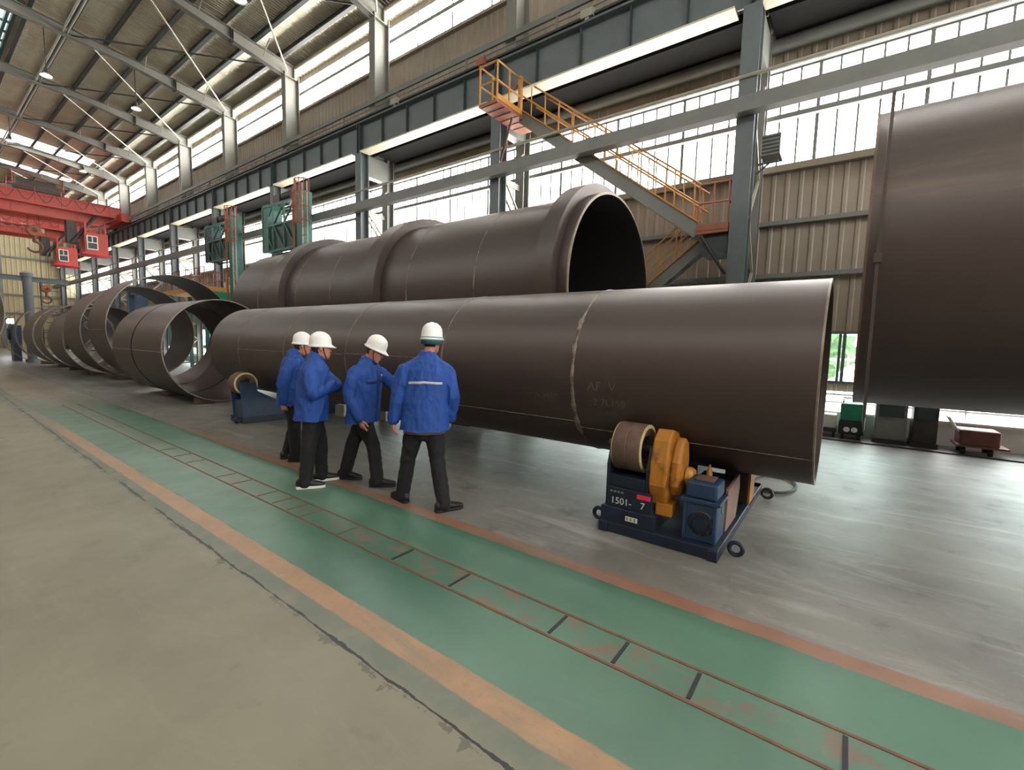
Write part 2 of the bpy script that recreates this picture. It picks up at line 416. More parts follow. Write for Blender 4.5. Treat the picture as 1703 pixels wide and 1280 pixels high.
# daylight bands of translucent sheet, one per bay
BAY, YC0 = 6.17, 1.9
def light_band(x, a, b, z0, z1, sgn=-1, mt='panel'):
    global wn
    wn += 1
    g = MB(); g.bx(x-0.01, x+0.01, a, b, z0, z1)
    w = g.build('window_%d' % wn, M[mt], smooth=False, **S)
    f = MB()
    n = int((b-a)/0.34)
    for i in range(1, n):
        y = a+(b-a)*i/n; t = 0.065 if i % 5 == 0 else 0.036
        f.bx(x+sgn*0.035, x+sgn*0.01, y-t/2, y+t/2, z0, z1)
    f.bx(x+sgn*0.05, x+sgn*0.01, a, b, z0-0.03, z0+0.03); f.bx(x+sgn*0.05, x+sgn*0.01, a, b, z1-0.03, z1+0.03)
    f.build('mullion', M['steel'], w, smooth=False)
for k in range(-3, 11):
    a, b = YC0+BAY*k, min(YC0+BAY*(k+1), Y1)
    if b <= Y0 or a >= Y1: continue
    a = max(a, Y0)
    light_band(XR, a, b, 5.64, 7.67)
    light_band(XR, a, b, 12.10, 13.40, mt='clerestory')
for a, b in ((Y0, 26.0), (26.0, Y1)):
    light_band(XL, a, b, 12.1, 13.3, sgn=1, mt='panel_added')  # unseen left clerestory, added to brighten the roof and left floor

# roof: two lined slopes either side of a ridge skylight
RX = 2.85
def roof_z(x): return 13.77+0.1*(10.7-x) if x >= RX else 13.77+0.1*(10.7-(2*RX-x))
rf = MB()
SKY = [(44.2, 45.9), (51.4, 53.2)]
cuts = [Y0-0.3]+[e for s_ in SKY for e in s_]+[Y1+0.2]
def slope(mb, xa, xb, ya, yb):
    for t in (0.0, 0.06):
        mb._add([(xa, ya, roof_z(xa)+t), (xb, ya, roof_z(xb)+t), (xb, yb, roof_z(xb)+t), (xa, yb, roof_z(xa)+t)], [(0, 1, 2, 3)])
for i in range(0, len(cuts), 2): slope(rf, 3.5, 11.95, cuts[i], cuts[i+1])
for a, b in SKY: slope(rf, 9.0, 11.95, a, b)
slope(rf, -6.25, 2.2, Y0-0.3, Y1+0.2)
rf.build('ceiling', M['roof'], smooth=False, **S)
for a, b in SKY:
    wn += 1
    g = MB(); g._add([(3.5, a, roof_z(3.5)), (9.0, a, roof_z(9.0)), (9.0, b, roof_z(9.0)), (3.5, b, roof_z(3.5))], [(0, 1, 2, 3)])
    g.build('window_%d' % wn, M['panel'], smooth=False, **S)
wn += 1
g = MB(); g.bx(2.2, 3.5, Y0, Y1, 14.62, 14.64)
w = g.build('window_%d' % wn, M['skylight'], smooth=False, **S)
f = MB()
for x in (2.2, 3.5, 3.32): f.bx(x-0.05, x+0.05, Y0, Y1, 14.40, 14.62)
y = Y0
while y < Y1:
    f.bx(2.2, 3.5, y-0.03, y+0.03, 14.5, 14.6); y += 1.03
f.build('skylight_frame', M['teal'], w, smooth=False)

# ---------------------------------------------------------------- columns
NC = 11
def column(k):
    y = YC0+BAY*k
    t = thing('column', 'grey steel lattice column of the right wall, %s from the camera' % ORD[k], 'column', (10.6, y, 0), 'columns along the right wall')
    MB().ibeam((10.05, y, 0.0), (10.05, y, 8.16), 0.32, 0.34, 0.03, 0.025, (1, 0, 0)).build('front_leg', M['steel_blue'], t, False)
    MB().ibeam((11.18, y, 0.0), (11.18, y, 8.9), 0.30, 0.30, 0.03, 0.025, (1, 0, 0)).build('rear_leg', M['steel'], t, False)
    m = MB(); z = 0.5; i = 0
    while z < 7.0:
        z2 = z+0.95
        a, b = ((10.2, z), (11.05, z2)) if i % 2 == 0 else ((11.05, z), (10.2, z2))
        for s in (-0.11, 0.11): m.bar((a[0], y+s, a[1]), (b[0], y+s, b[1]), 0.05, 0.05, (0, 1, 0))
        if i % 2 == 0: m.bar((10.2, y, z), (11.05, y, z), 0.16, 0.06, (0, 1, 0))
        z = z2; i += 1
    m.build('lacing', M['steel_pale'], t, False)
    MB().bx(10.2, 11.05, y-0.14, y+0.14, 7.45, 8.16).build('head_plate', M['steel'], t, False)
    MB().bx(9.8, 11.4, y-0.25, y+0.25, 0, 0.04).build('base_plate', M['dark'], t, False)
    m = MB(); m.ibeam((10.78, y, 8.2), (10.78, y, 13.1), 0.34, 0.62, 0.025, 0.02, (1, 0, 0)); m.build('upper_shaft', M['rafter'], t, False)
    return t
for k in range(NC): column(k)
# crane runway girder, bay by bay
for k in range(-1, NC):
    a, b = YC0+BAY*k, min(YC0+BAY*(k+1), Y1)
    if b-a < 0.5: continue
    t = thing('runway_girder', 'deep grey crane runway girder, %s bay from the camera' % ORD[k+1], 'girder', (10.05, (a+b)/2, 8.16), 'crane runway girders')
    m = MB(); m.bx(10.03, 10.07, a+0.01, b-0.01, 8.22, 9.12); m.bx(9.85, 10.25, a+0.01, b-0.01, 9.12, 9.16); m.build('web', M['steel_blue'], t, False)
    m = MB(); m.bx(9.86, 10.26, a+0.32, b-0.14, 8.18, 8.22); m.build('bottom_flange', M['cream'], t, False)
    m = MB()
    for i in range(1, 5):
        y = a+(b-a)*i/5; m.bx(9.93, 10.03, y-0.012, y+0.012, 8.22, 9.12)
    for y in (a+0.06, b-0.06): m.bx(9.88, 10.22, y-0.02, y+0.02, 8.16, 9.12)
    split(m, 'stiffener', M['dark_teal'], t)
m = MB(); m.bx(10.02, 10.08, Y0, Y1, 9.16, 9.30); tag(m.build('crane_rail', M['iron'], smooth=False), 'dark crane rail on top of the runway girders', 'rail')
t = thing('conductor_bars', 'row of thin dark conductor bars above the runway girders', 'conductor bars', (10.3, 20, 9.2))
for i in range(4):
    m = MB(); m.bx(10.26, 10.30, Y0, Y1, 9.28+0.085*i, 9.315+0.085*i); m.build('bar', M['iron'], t, False)
m = MB(); m.bx(10.32, 10.345, Y0, Y1, 9.16, 9.64); m.build('backing_plate', M['dark_teal'], t, False)
for k in range(-1, NC):
    ya_, yb_ = YC0+BAY*k+0.19, min(YC0+BAY*(k+1)-0.19, Y1)
    if yb_-ya_ < 0.5: continue
    m = MB(); m.bx(10.36, 11.45, ya_, yb_, 8.26, 8.34); m.bx(10.36, 10.42, ya_, yb_, 8.16, 8.26)
    tag(m.build('crane_walkway', M['dark'], smooth=False), 'dark plate walkway behind the runway girder, %s bay from the camera' % ORD[k+1], 'walkway', 'walkway plates')
t = thing('walkway_handrail', 'grey channel handrail running past the upper columns', 'handrail', (10.33, 20, 9.6))
m = MB(); m.bx(10.30, 10.36, Y0, Y1, 9.92, 10.07); split(m, 'rail', M['steel'], t); m = MB(); m.tube((10.33, Y0, 9.78), (10.33, Y1, 9.78), 0.018, 6); m.build('lower_rail', M['steel'], t)
m = MB(); y = -12.0
while y < Y1: m.bx(10.31, 10.35, y-0.03, y+0.03, 9.64, 9.93); y += 3.085
split(m, 'post', M['steel'], t)
m = MB(); m.tube((11.5, Y0, 8.12), (11.5, Y1, 8.12), 0.13, 16); tag(m.build('duct', M['steel']), 'long round grey duct under the crane walkway', 'duct')
m = MB(); m.bx(9.62, 9.86, Y0, Y1, 6.12, 6.40)
tag(m.build('strut_beam', M['steel'], smooth=False), 'long grey box beam crossing in front of the columns', 'beam')
m = MB(); m.tube((9.86, Y0, 6.86), (9.86, Y1, 6.86), 0.035, 8); tag(m.build('conduit', M['steel_pale']), 'thin pale conduit running above the long box beam', 'conduit')
for z, d, lb in ((6.67, 0.10, 'girt across the middle of the lower daylight band'), (5.60, 0.14, 'girt under the lower daylight band'), (4.45, 0.09, 'dark girt across the middle of the beige siding'),
                 (3.32, 0.09, 'lowest dark girt on the beige siding'), (7.72, 0.10, 'girt along the top of the lower daylight band'), (12.77, 0.13, 'girt between the two rows of clerestory panes'), (12.06, 0.10, 'girt under the clerestory')):
    m = MB(); m.bx(XR-0.19, XR-0.045, Y0 if z > 5 else -4.5, Y1, z-d/2, z+d/2)
    tag(m.build('girt', M['siding' if z in (5.60, 12.06) else 'steel'], smooth=False), lb, 'girt')
# back wall framing
for i, x in enumerate((-2.0, 2.0, 6.0, 10.3)):
    m = MB(); m.ibeam((x, Y1-0.35, 0), (x, Y1-0.35, 14.2), 0.3, 0.4, 0.03, 0.02, (0, 1, 0))
    tag(m.build('gable_column', M['steel'], smooth=False), 'grey gable column on the far wall, %s from the right' % ['fourth', 'third', 'second', 'first'][i], 'column', 'gable columns')
for i, z in enumerate((1.6, 3.4, 5.2, 7.0, 8.8)):
    m = MB(); m.bx(XL, XR, Y1-0.16, Y1-0.045, z-0.08, z+0.08)
    tag(m.build('gable_girt', M['steel'], smooth=False), 'dark horizontal girt on the far cream wall, %s from the floor' % ['first', 'second', 'third', 'fourth', 'fifth'][i], 'girt', 'gable girts')

# ---------------------------------------------------------------- roof steel
def rafter(k):
    y = YC0+BAY*k
    t = thing('rafter', 'grey tapered roof rafter, %s from the camera' % ORD[k], 'rafter', (6, y, 13), 'roof rafters')
    bot = [(11.05, 12.92), (10.45, 12.95), (8.4, 13.28), (6.5, 13.60), (RX, 13.86)]
    top = lambda x: roof_z(x)-0.305
    def side(mir):
        mx = (lambda x: x) if not mir else (lambda x: 2*RX-x)
        web = MB(); poly = [(mx(x), z) for x, z in bot]+[(mx(x), top(x)) for x in (RX, 11.05)]
        web.prism(poly, 'y', y-0.015, y+0.015)
        for (xa, za), (xb, zb) in zip(bot[:-1], bot[1:]): web.bar((mx(xa), y, za), (mx(xb), y, zb), 0.26, 0.025)
        web.bar((mx(11.05), y, top(11.05)), (mx(RX), y, top(RX)), 0.26, 0.025)
        return web
    a = side(False); a.bx(10.9, 11.08, y-0.13, y+0.13, 12.9, 13.45); a.build('right_arm', M['rafter'], t, False)
    side(True).build('left_arm', M['rafter'], t, False)
    m = MB()
    for x in (8.4, 8.46): m.bx(x-0.014, x+0.014, y-0.14, y+0.14, 13.20, top(8.4)-0.02)
    split(m, 'splice_plate', M['iron'], t)
    m = MB()
    for x in (9.6, 7.25): m.tube((x-0.1, y-0.9, top(x)+0.05), (x, y-0.13, roof_z(x)-0.62), 0.022, 6)
    split(m, 'fly_brace', M['rod'], t, True)
for k in range(NC): rafter(k)
PX = [11.15, 10.35, 9.3, 8.2, 7.1, 6.0, 4.9, 3.75]
for i, x in enumerate(PX):
    m = MB(); z = roof_z(x)
    m.bx(x-0.02, x+0.02, Y0, Y1, z-0.29, z-0.02); m.bx(x-0.12, x+0.02, Y0, Y1, z-0.30, z-0.27); m.bx(x-0.12, x-0.10, Y0, Y1, z-0.27, z-0.22); m.bx(x-0.02, x+0.10, Y0, Y1, z-0.035, z-0.015)
    tag(m.build('purlin', M['purlin'], smooth=False), 'dark roof purlin, %s counted inward from the right eave' % ['first', 'second', 'third', 'fourth', 'fifth', 'sixth', 'seventh', 'eighth'][i], 'purlin', 'roof purlins')
for i, x in enumerate([2*RX-p for p in PX[1::2]]):
    m = MB(); z = roof_z(x); m.bx(x-0.05, x+0.05, Y0, Y1, z-0.22, z-0.01)
    tag(m.build('purlin', M['purlin'], smooth=False), 'dark purlin of the left roof slope, %s from its eave' % ['first', 'second', 'third', 'fourth'][i], 'purlin', 'purlins of the left slope')
m = MB(); m.tube((10.98, Y0, 13.42), (10.98, Y1, 13.42), 0.075, 10); tag(m.build('eave_strut', M['rod']), 'pale eave tube running along the rafter ends', 'strut')
for k in range(1, NC):
    ya, yb = YC0+BAY*k, YC0+BAY*(k-1)
    m = MB(); m.tube((10.6, ya-0.1, 13.15), (5.6, yb, 13.62), 0.036, 8)
    tag(m.build('roof_brace', M['rod']), 'pale diagonal roof rod running from the column head, %s bay from the camera' % ORD[k-1], 'brace', 'pale diagonal roof rods')
    m = MB(); m.tube((4.9, ya, 13.82), (10.4, yb+0.1, 13.28), 0.032, 8)
    tag(m.build('roof_brace', M['purlin']), 'dark diagonal roof rod, %s bay from the camera' % ORD[k-1], 'brace', 'dark diagonal roof rods')
    m = MB()
    for d in (0, 0.14): m.tube((4.62+d, yb, 13.83), (4.62+d, ya, 13.83), 0.04, 8)
    tag(m.build('roof_strut', M['steel_pale']), 'pale twin tube strut between rafters near the ridge, %s bay from the camera' % ORD[k-1], 'strut', 'pale roof struts')
def hb_lamp(x, y, z, lb):
    t = thing('high_bay_lamp', lb, 'lamp', (x, y, z), 'high bay lamps')
    MB().tube((x, y, z+0.30), (x, y, roof_z(x)), 0.015, 6).build('hanger', M['iron'], t)
    MB().lathe([(0, 0.34), (0.07, 0.32), (0.08, 0.12), (0.10, 0.10)], (x, y, z), seg=16).build('ballast', M['iron'], t)
    MB().lathe([(0.09, 0.12), (0.15, 0.06), (0.22, 0.0), (0.21, 0.0), (0.14, 0.05), (0.08, 0.10)], (x, y, z), seg=20, closed=True).build('reflector', M['white'], t)
    MB().lathe([(0, 0.02), (0.17, 0.02), (0.19, 0.03), (0, 0.04)], (x, y, z), seg=20).build('diffuser', M['lamp'], t)
hb_lamp(4.3, 28.0, 12.4, 'small white bay lamp nearest the ridge skylight')
hb_lamp(7.3, 28.0, 12.3, 'small white bay lamp below the middle of the roof slope')
hb_lamp(6.9, 16.0, 12.1, 'white bay lamp hanging at the top edge of the photo')
hb_lamp(8.3, 44.0, 12.9, 'small white bay lamp hanging near the red crane')
hb_lamp(4.4, 39.5, 12.5, 'small white bay lamp at the left edge near the red crane')
# thin kerb rail along the right bay, rails flush in the walkway
m = MB(); m.bx(10.52, 10.60, Y0, Y1, 0, 0.025); tag(m.build('kerb_rail', M['iron'], smooth=False), 'dark floor rail along the foot of the right wall bay', 'rail')
t = thing('floor_rail_track', 'pair of rusty rails set flush in the green walkway', 'rail track', (2.26, 5, 0))
for x in (2.135, 2.395):
    m = MB(); m.bx(x-0.009, x+0.009, -4, 14.5, -0.02, 0.004); m.build('rail', M['rust'], t, False)
for y in (-0.72, -0.12, 0.49, 0.88, 1.28, 2.09, 2.70, 3.42, 4.03, 4.29, 4.59, 4.92, 5.54, 5.95, 6.92, 7.4, 7.93):
    m = MB(); wdt = 0.020 if y < 3 else 0.013
    m.box((2.265, y, 0.0), (0.215, wdt, 0.008)); m.build('slot', M['black'] if y < 3 else M['rust'], t, False)
# ================================================================ PIPES AND SHELLS
def text_mb(string, size, place, depth=0.0):
    cu = bpy.data.curves.new('txt', 'FONT'); cu.body = string; cu.size = size; cu.resolution_u = 3
    ob = bpy.data.objects.new('txt', cu); COL.objects.link(ob)
    me = bpy.data.meshes.new_from_object(ob.evaluated_get(bpy.context.evaluated_depsgraph_get()))
    bpy.data.objects.remove(ob); bpy.data.curves.remove(cu)
    mb = MB(); mb.bm.from_mesh(me); bpy.data.meshes.remove(me)
    bmesh.ops.triangulate(mb.bm, faces=mb.bm.faces)
    for v in mb.bm.verts: v.co = place(v.co.x, v.co.y)
    return mb

def bead(D, zc, R, y, w, h, seed, rough=0.5, seg=240):
    mb = MB(); rings = []
    for k in range(seg):
        t = 2*PI*k/seg
        n1 = noise.noise((math.cos(t)*6+seed, math.sin(t)*6, seed*3)); n2 = noise.noise((math.cos(t)*22+seed, math.sin(t)*22, seed))
        ww = w*(1+rough*n1*1.4+rough*0.5*n2); yy = y+w*0.7*rough*n1; hh = h*(1+0.5*n2)
        ring = []
        for dy, dr in ((-ww, -0.002), (-ww*0.5, hh*0.8), (0, hh), (ww*0.5, hh*0.8), (ww, -0.002)):
            r = R+dr; ring.append(mb.bm.verts.new((D+r*math.cos(t), yy+dy, zc+r*math.sin(t))))
        rings.append(ring)
    for k in range(seg):
        a, b = rings[k], rings[(k+1) % seg]
        for j in range(4): mb.bm.faces.new((a[j], a[j+1], b[j+1], b[j]))
    return mb

def long_seam(D, zc, R, deg, y0, y1, w=0.006, h=0.004):
    t = math.radians(deg); mb = MB()
    c, s = math.cos(t), math.sin(t); tx, tz = -s, c
    P = lambda u, r, y: (D+r*c+u*tx, y, zc+r*s+u*tz)
    mb._add([P(-w, R-0.001, y0), P(0, R+h, y0), P(w, R-0.001, y0), P(-w, R-0.001, y1), P(0, R+h, y1), P(w, R-0.001, y1)], [(0, 1, 4, 3), (1, 2, 5, 4)])
    return mb

# --- the long pipe on rollers in the foreground
D, ZC, R = 4.9, 1.405, 0.912
PY0, PY1 = 0.145, 11.1
t = thing('steel_pipe', 'long brown steel pipe lying on blue roller stands behind the four workers', 'pipe', (D, 5.6, ZC-R))
MB().shell((D, ZC), R, 0.03, PY0, PY1, 160).build('pipe_wall', M['pipe'], t)
MB().lathe([(R+0.001, PY0+0.012), (R+0.001, PY0-0.003), (R-0.029, PY0-0.003), (R-0.029, PY0+0.012)], (D, 0, ZC), 'y', 160, True).build('end_rim', M['rim'], t)
for i, (y, w, h, rg) in enumerate(((2.2, 0.022, 0.008, 0.9), (4.05, 0.015, 0.005, 0.6), (6.1, 0.013, 0.004, 0.5), (7.95, 0.012, 0.004, 0.5), (9.75, 0.014, 0.004, 0.5))):
    bead(D, ZC, R, y, w, h, i*7.3+1, rg).build('weld_seam', M['seam'], t)
for deg, y0, y1 in ((219, PY0, 2.18), (214, 2.22, 4.03), (176, 4.07, 6.08), (177, 6.12, 7.93), (178, 7.97, 9.73)):
    long_seam(D, ZC, R, deg, y0, y1).build('long_seam', M['seam'], t)
def on_pipe(y0, deg):
    def f(u, v):
        th = math.radians(deg)-v/R; r = R+0.0015
        return V((D+r*math.cos(th), y0-u, ZC+r*math.sin(th)))
    return f
for s_, size, y0, deg in (('AF  V', 0.13, 2.03, 190), ('2 7L158', 0.105, 1.98, 199.5), ('AHB', 0.07, 1.86, 206), ('A-HB7', 0.10, 2.66, 199)):
    text_mb(s_, size, on_pipe(y0, deg)).build('chalk_marking', M['chalk'], t, False)

# --- big flanged vessel behind it
D2, ZC2, RB = 8.0, 2.70, 1.74
BY0, BY1 = 3.60, 15.6
t = thing('flanged_shell', 'huge brown steel cylinder with raised collars lying behind the long pipe', 'steel cylinder', (D2, 9.6, ZC2-RB))
MB().shell((D2, ZC2), RB, 0.04, BY0, BY1, 160).build('shell_wall', M['pipe'], t)
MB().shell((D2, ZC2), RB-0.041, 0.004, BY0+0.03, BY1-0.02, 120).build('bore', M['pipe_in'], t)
MB().lathe([(RB+0.002, BY0+0.02), (RB+0.002, BY0-0.004), (RB-0.04, BY0-0.004), (RB-0.04, BY0+0.02)], (D2, 0, ZC2), 'y', 160, True).build('end_rim', M['rim'], t)
for y0, y1 in ((3.80, 4.12), (8.25, 8.75), (12.35, 12.9)):
    MB().lathe([(RB-0.001, y0), (RB+0.18, y0), (RB+0.18, y1), (RB-0.001, y1)], (D2, 0, ZC2), 'y', 160).build('collar', M['pipe'], t)
for i, y in enumerate((5.55, 7.4, 10.2, 11.8, 13.9)):
    bead(D2, ZC2, RB, y, 0.014, 0.005, 40+i*5.1, 0.6).build('weld_seam', M['seam'], t)
t = thing('roller_stand', 'blue roller stand under the huge collared cylinder', 'roller stand', (D2, 6.4, 0), 'far roller stands')
MB().bx(6.7, 9.3, 6.0, 6.8, 0, 0.25).build('skid', M['blue'], t, False)
for x in (6.95, 9.05):
    MB().prism([(x-0.3, 0.25), (x+0.3, 0.25), (x+0.16, 1.0), (x-0.16, 1.0)], 'y', 6.1, 6.7).build('bracket', M['blue'], t, False)
    MB().lathe([(0, 6.2), (0.26, 6.2), (0.26, 6.6), (0, 6.6)], (x, 0, 1.0), 'y', 32).build('roller', M['tyre'], t)
t2 = copy_tree(t); t2.location.y += 7.0; t2['label'] = 'blue roller stand under the far end of the huge collared cylinder'

# --- raised shell at the right edge of the photo
D3, ZC3, R3_ = 8.0, 2.86, 1.87
rot = Matrix.Translation((D3, -0.12, 0)) @ Matrix.Rotation(math.radians(-1.4), 4, 'Z') @ Matrix.Translation((-D3, 0.12, 0))
t = thing('steel_shell', 'huge dark steel shell raised off the floor at the right edge of the photo', 'steel cylinder', (D3, -3.4, ZC3-R3_))
MB().shell((D3, ZC3), R3_, 0.05, -7.0, -0.12, 160).xform(rot).build('shell_wall', M['pipe'], t)
MB().lathe([(R3_+0.002, -0.14), (R3_+0.002, -0.115), (R3_-0.05, -0.115), (R3_-0.05, -0.14)], (D3, 0, ZC3), 'y', 160, True).xform(rot).build('end_rim', M['rim2'], t)
bead(D3, ZC3, R3_, -2.2, 0.012, 0.004, 77, 0.6).xform(rot).build('weld_seam', M['seam'], t)
m = MB(); m.bar((6.05, -0.185, 4.29), (6.05, -0.18, 2.6), 0.03, 0.03); m.bar((6.05, -0.18, 2.6), (6.05, -0.195, 1.0), 0.028, 0.03); m.tube((6.05, -0.195, 1.0), (6.05, -0.2, 0.84), 0.016, 8, 0.006)
m.box((6.05, -0.18, 2.66), (0.08, 0.07, 0.10)); m.build('lifting_bar', M['pipe'], t, False)
t = thing('roller_stand', 'blue roller stand under the raised dark shell, beyond the right edge', 'roller stand', (D3, -4.6, 0), 'far roller stands')
MB().bx(6.5, 9.5, -5.0, -4.2, 0, 0.25).build('skid', M['blue'], t, False)
for x in (6.95, 9.05):
    MB().prism([(x-0.35, 0.25), (x+0.35, 0.25), (x+0.16, 1.04), (x-0.16, 1.04)], 'y', -4.9, -4.3).build('bracket', M['blue'], t, False)
    MB().lathe([(0, -4.8), (0.25, -4.8), (0.25, -4.4), (0, -4.4)], (x, 0, 1.03), 'y', 32).build('roller', M['tyre'], t)

# --- row of loose rings receding beyond the pipe
def ring(name, lb, d, r, ya, yb, lift=0.05, th=0.022, m='pipe', brace=False, seam=None, chock=True, rim='rim'):
    zc = r+lift
    t = thing(name, lb, 'steel ring', (d, (ya+yb)/2, 0), 'loose rolled rings')
    MB().shell((d, zc), r, th, ya, yb, 96).build('ring_wall', M[m], t)
    MB().lathe([(r+0.001, ya+0.012), (r+0.001, ya-0.003), (r-th, ya-0.003), (r-th, ya+0.012)], (d, 0, zc), 'y', 96, True).build('end_rim', M[rim], t)
    if seam: bead(d, zc, r, seam, 0.018, -0.03, ya, 0.4, 120).build('weld_seam', M['dark'], t)
    long_seam(d, zc, r, 182, ya+0.02, yb-0.02, 0.01, 0.006).build('long_seam', M['seam'], t)
    if chock:
        for s in (-1, 1):
            MB().prism([(d+s*r*0.10, 0), (d+s*r*0.42, 0), (d+s*r*0.42, lift+r*0.075), (d+s*r*0.10, lift*0.9)], 'y', ya+0.25, ya+0.4).build('chock', M['wood'], t, False)
    if brace:
        for a in (20, 110):
            c, s = math.cos(math.radians(a))*(r-th), math.sin(math.radians(a))*(r-th)
            MB().tube((d+c, ya+0.3, zc+s), (d-c, ya+0.3, zc-s), 0.05, 8).build('spider_bar', M['iron'], t)
    return t
ring('rolled_ring', 'nearest loose steel ring, open end beside the left end of the long pipe', 4.8, 1.27, 12.6, 14.82)
ring('rolled_ring', 'plain ring butted behind the nearest loose ring with a dark gap between', 4.8, 1.27, 14.88, 16.6, rim='dark')
ring('rolled_ring', 'tallest loose ring, with a bright near rim arching over the nearest ring', 5.5, 1.8, 18.05, 20.2)
ring('rolled_ring', 'tall ring with a white rim just behind the tallest loose ring', 5.3, 1.68, 20.9, 23.4, m='pipe')
ring('rolled_ring', 'purplish ring in the middle of the receding row', 5.0, 1.35, 23.95, 26.9)
ring('rolled_ring', 'brown ring with ragged rim behind the purplish ring', 5.0, 1.45, 27.3, 29.2)
ring('rolled_ring', 'dull ring second from the far end of the row', 5.0, 1.45, 29.7, 32.2)
ring('rolled_ring', 'thin open hoop at the far end of the row of rings', 4.9, 1.5, 33.2, 33.9)
ring('rolled_ring', 'thin hoop in front of the blue machine at the far end', 4.6, 1.45, 35.6, 36.1)
ring('rolled_ring', 'dark ring cut off by the left edge of the photo', -0.12, 2.28, 23.0, 25.0)
# ================================================================ ROLLER STANDS UNDER THE LONG PIPE
RXN, RXF, RZ, RR = 3.975, 5.825, 0.765, 0.222
def roller(t, x, y0, y1):
    w = y1-y0
    r = MB().lathe([(0.10, y0+0.05), (0.12, y0+0.02), (RR-0.035, y0+0.012), (RR-0.006, y0), (RR, y0+0.012), (RR, y0+w*0.46), (RR-0.004, y0+w*0.48), (RR-0.004, y0+w*0.5), (RR, y0+w*0.52), (RR, y1-0.012), (RR-0.006, y1), (RR-0.035, y1-0.012), (0.12, y1-0.02), (0.10, y1-0.05)], (x, 0, RZ), 'y', 48, True).build('roller', M['tyre'], t)
    for y, s in ((y0, -1), (y1, 1)):
        MB().lathe([(RR-0.004, y+s*0.002), (RR-0.034, y+s*0.004), (RR-0.036, y-s*0.03), (RR-0.002, y-s*0.02)], (x, 0, RZ), 'y', 48, True).build('roller_rim', M['tyre_rim'], r)
    MB().tube((x, y0-0.10, RZ), (x, y1+0.10, RZ), 0.045, 16).build('axle', M['iron'], r)
    return r
t = thing('driven_roller_stand', 'dark blue motorised roller stand with yellow gear cover under the long pipe', 'roller stand', (4.8, 1.2, 0))
m = MB()
m.bx(3.72, 6.05, 0.70, 0.78, 0.0, 0.09); m.bx(3.72, 6.05, 1.64, 1.72, 0.0, 0.09); m.bx(3.74, 3.92, 0.70, 1.72, 0.0, 0.095); m.bx(5.85, 6.05, 0.70, 1.72, 0, 0.09); m.bx(3.78, 5.95, 0.74, 1.70, 0.0, 0.05)
m.build('skid', M['blue'], t, False, 0.006)
MB().bx(3.75, 4.35, 1.215, 1.715, 0.09, 0.235).build('plinth_box', M['blue'], t, False, 0.008)
MB().bx(3.77, 3.79, 1.25, 1.66, 0.235, 0.415).build('name_panel', M['blue'], t, False, 0.004)
m = MB()
m.prism([(3.80, 0.235), (4.25, 0.235), (4.2, 0.62), (4.12, 0.80), (3.86, 0.80), (3.80, 0.62)], 'y', 1.665, 1.695); m.prism([(3.80, 0.235), (4.25, 0.235), (4.2, 0.62), (4.12, 0.80), (3.86, 0.80), (3.80, 0.62)], 'y', 1.30, 1.33)
m.bx(3.80, 4.2, 1.33, 1.665, 0.235, 0.52)
m.build('roller_fork', M['blue'], t, False, 0.006)
roller(t, RXN, 1.38, 1.645)
# yellow gear guard
m = MB()
g_ = [(3.78, 0.50), (3.80, 0.70), (3.86, 0.88), (3.97, 0.97), (4.12, 0.93), (4.2, 0.78), (4.2, 0.50), (4.1, 0.33), (3.86, 0.31)]
m.prism(g_, 'y', 1.15, 1.30)
m.build('gear_guard', M['yellow'], t, False, 0.02)
m = MB(); m.prism([(3.86, 0.50), (3.88, 0.70), (3.95, 0.84), (4.03, 0.91), (4.12, 0.86), (4.16, 0.70), (4.12, 0.52), (4.02, 0.40), (3.92, 0.40)], 'y', 1.06, 1.16); m.build('guard_boss', M['yellow'], t, False, 0.03)
MB().bx(3.83, 4.05, 1.10, 1.24, 0.235, 0.34)  .build('guard_bracket', M['yellow'], t, False, 0.006)
MB().lathe([(0, 0.99), (0.07, 0.99), (0.085, 1.02), (0.085, 1.05), (0, 1.06)], (4.06, 0, 0.56), 'y', 20).build('yellow_coupling', M['yellow_rail'], t)
# gearbox
m = MB(); m.bx(3.83, 4.12, 0.74, 1.01, 0.09, 0.43); m.build('gearbox', M['blue_light'], t, False, 0.015)
m = MB(); m.bx(3.81, 4.14, 0.72, 1.03, 0.415, 0.445); m.build('flange_joint', M['blue_light'], t, False, 0.004)
m = MB(); m.bx(3.84, 4.11, 0.75, 1.0, 0.445, 0.585); m.build('gearbox_lid', M['blue_light'], t, False, 0.02)
MB().bx(3.90, 4.06, 0.80, 0.95, 0.585, 0.60).build('inspection_plate', M['tyre'], t, False, 0.004)
m = MB(); m.lathe([(0.0, 3.79), (0.055, 3.79), (0.06, 3.815), (0.095, 3.82), (0.11, 3.835)], (0, 0.86, 0.25), 'x', 28); m.build('bearing_cap', M['blue'], t)
m = MB()
for y in (0.755, 0.99): m.bx(3.815, 3.83, y-0.012, y+0.012, 0.10, 0.41)
split(m, 'rib', M['blue_light'], t)
m = MB()
for a in range(8):
    c, s = 0.085*math.cos(a*PI/4), 0.085*math.sin(a*PI/4); m.tube((3.80, 0.86+c, 0.25+s), (3.83, 0.86+c, 0.25+s), 0.009, 6)
split(m, 'bolt', M['iron'], t)
m = MB(); m.lathe([(0, 0), (0.055, 0), (0.06, 0.01), (0.06, 0.035), (0, 0.045)], (4.02, 0.735, 0.36), 'y', 20).xform(Matrix.Identity(4)); m.build('shaft_cover', M['teal'], t)
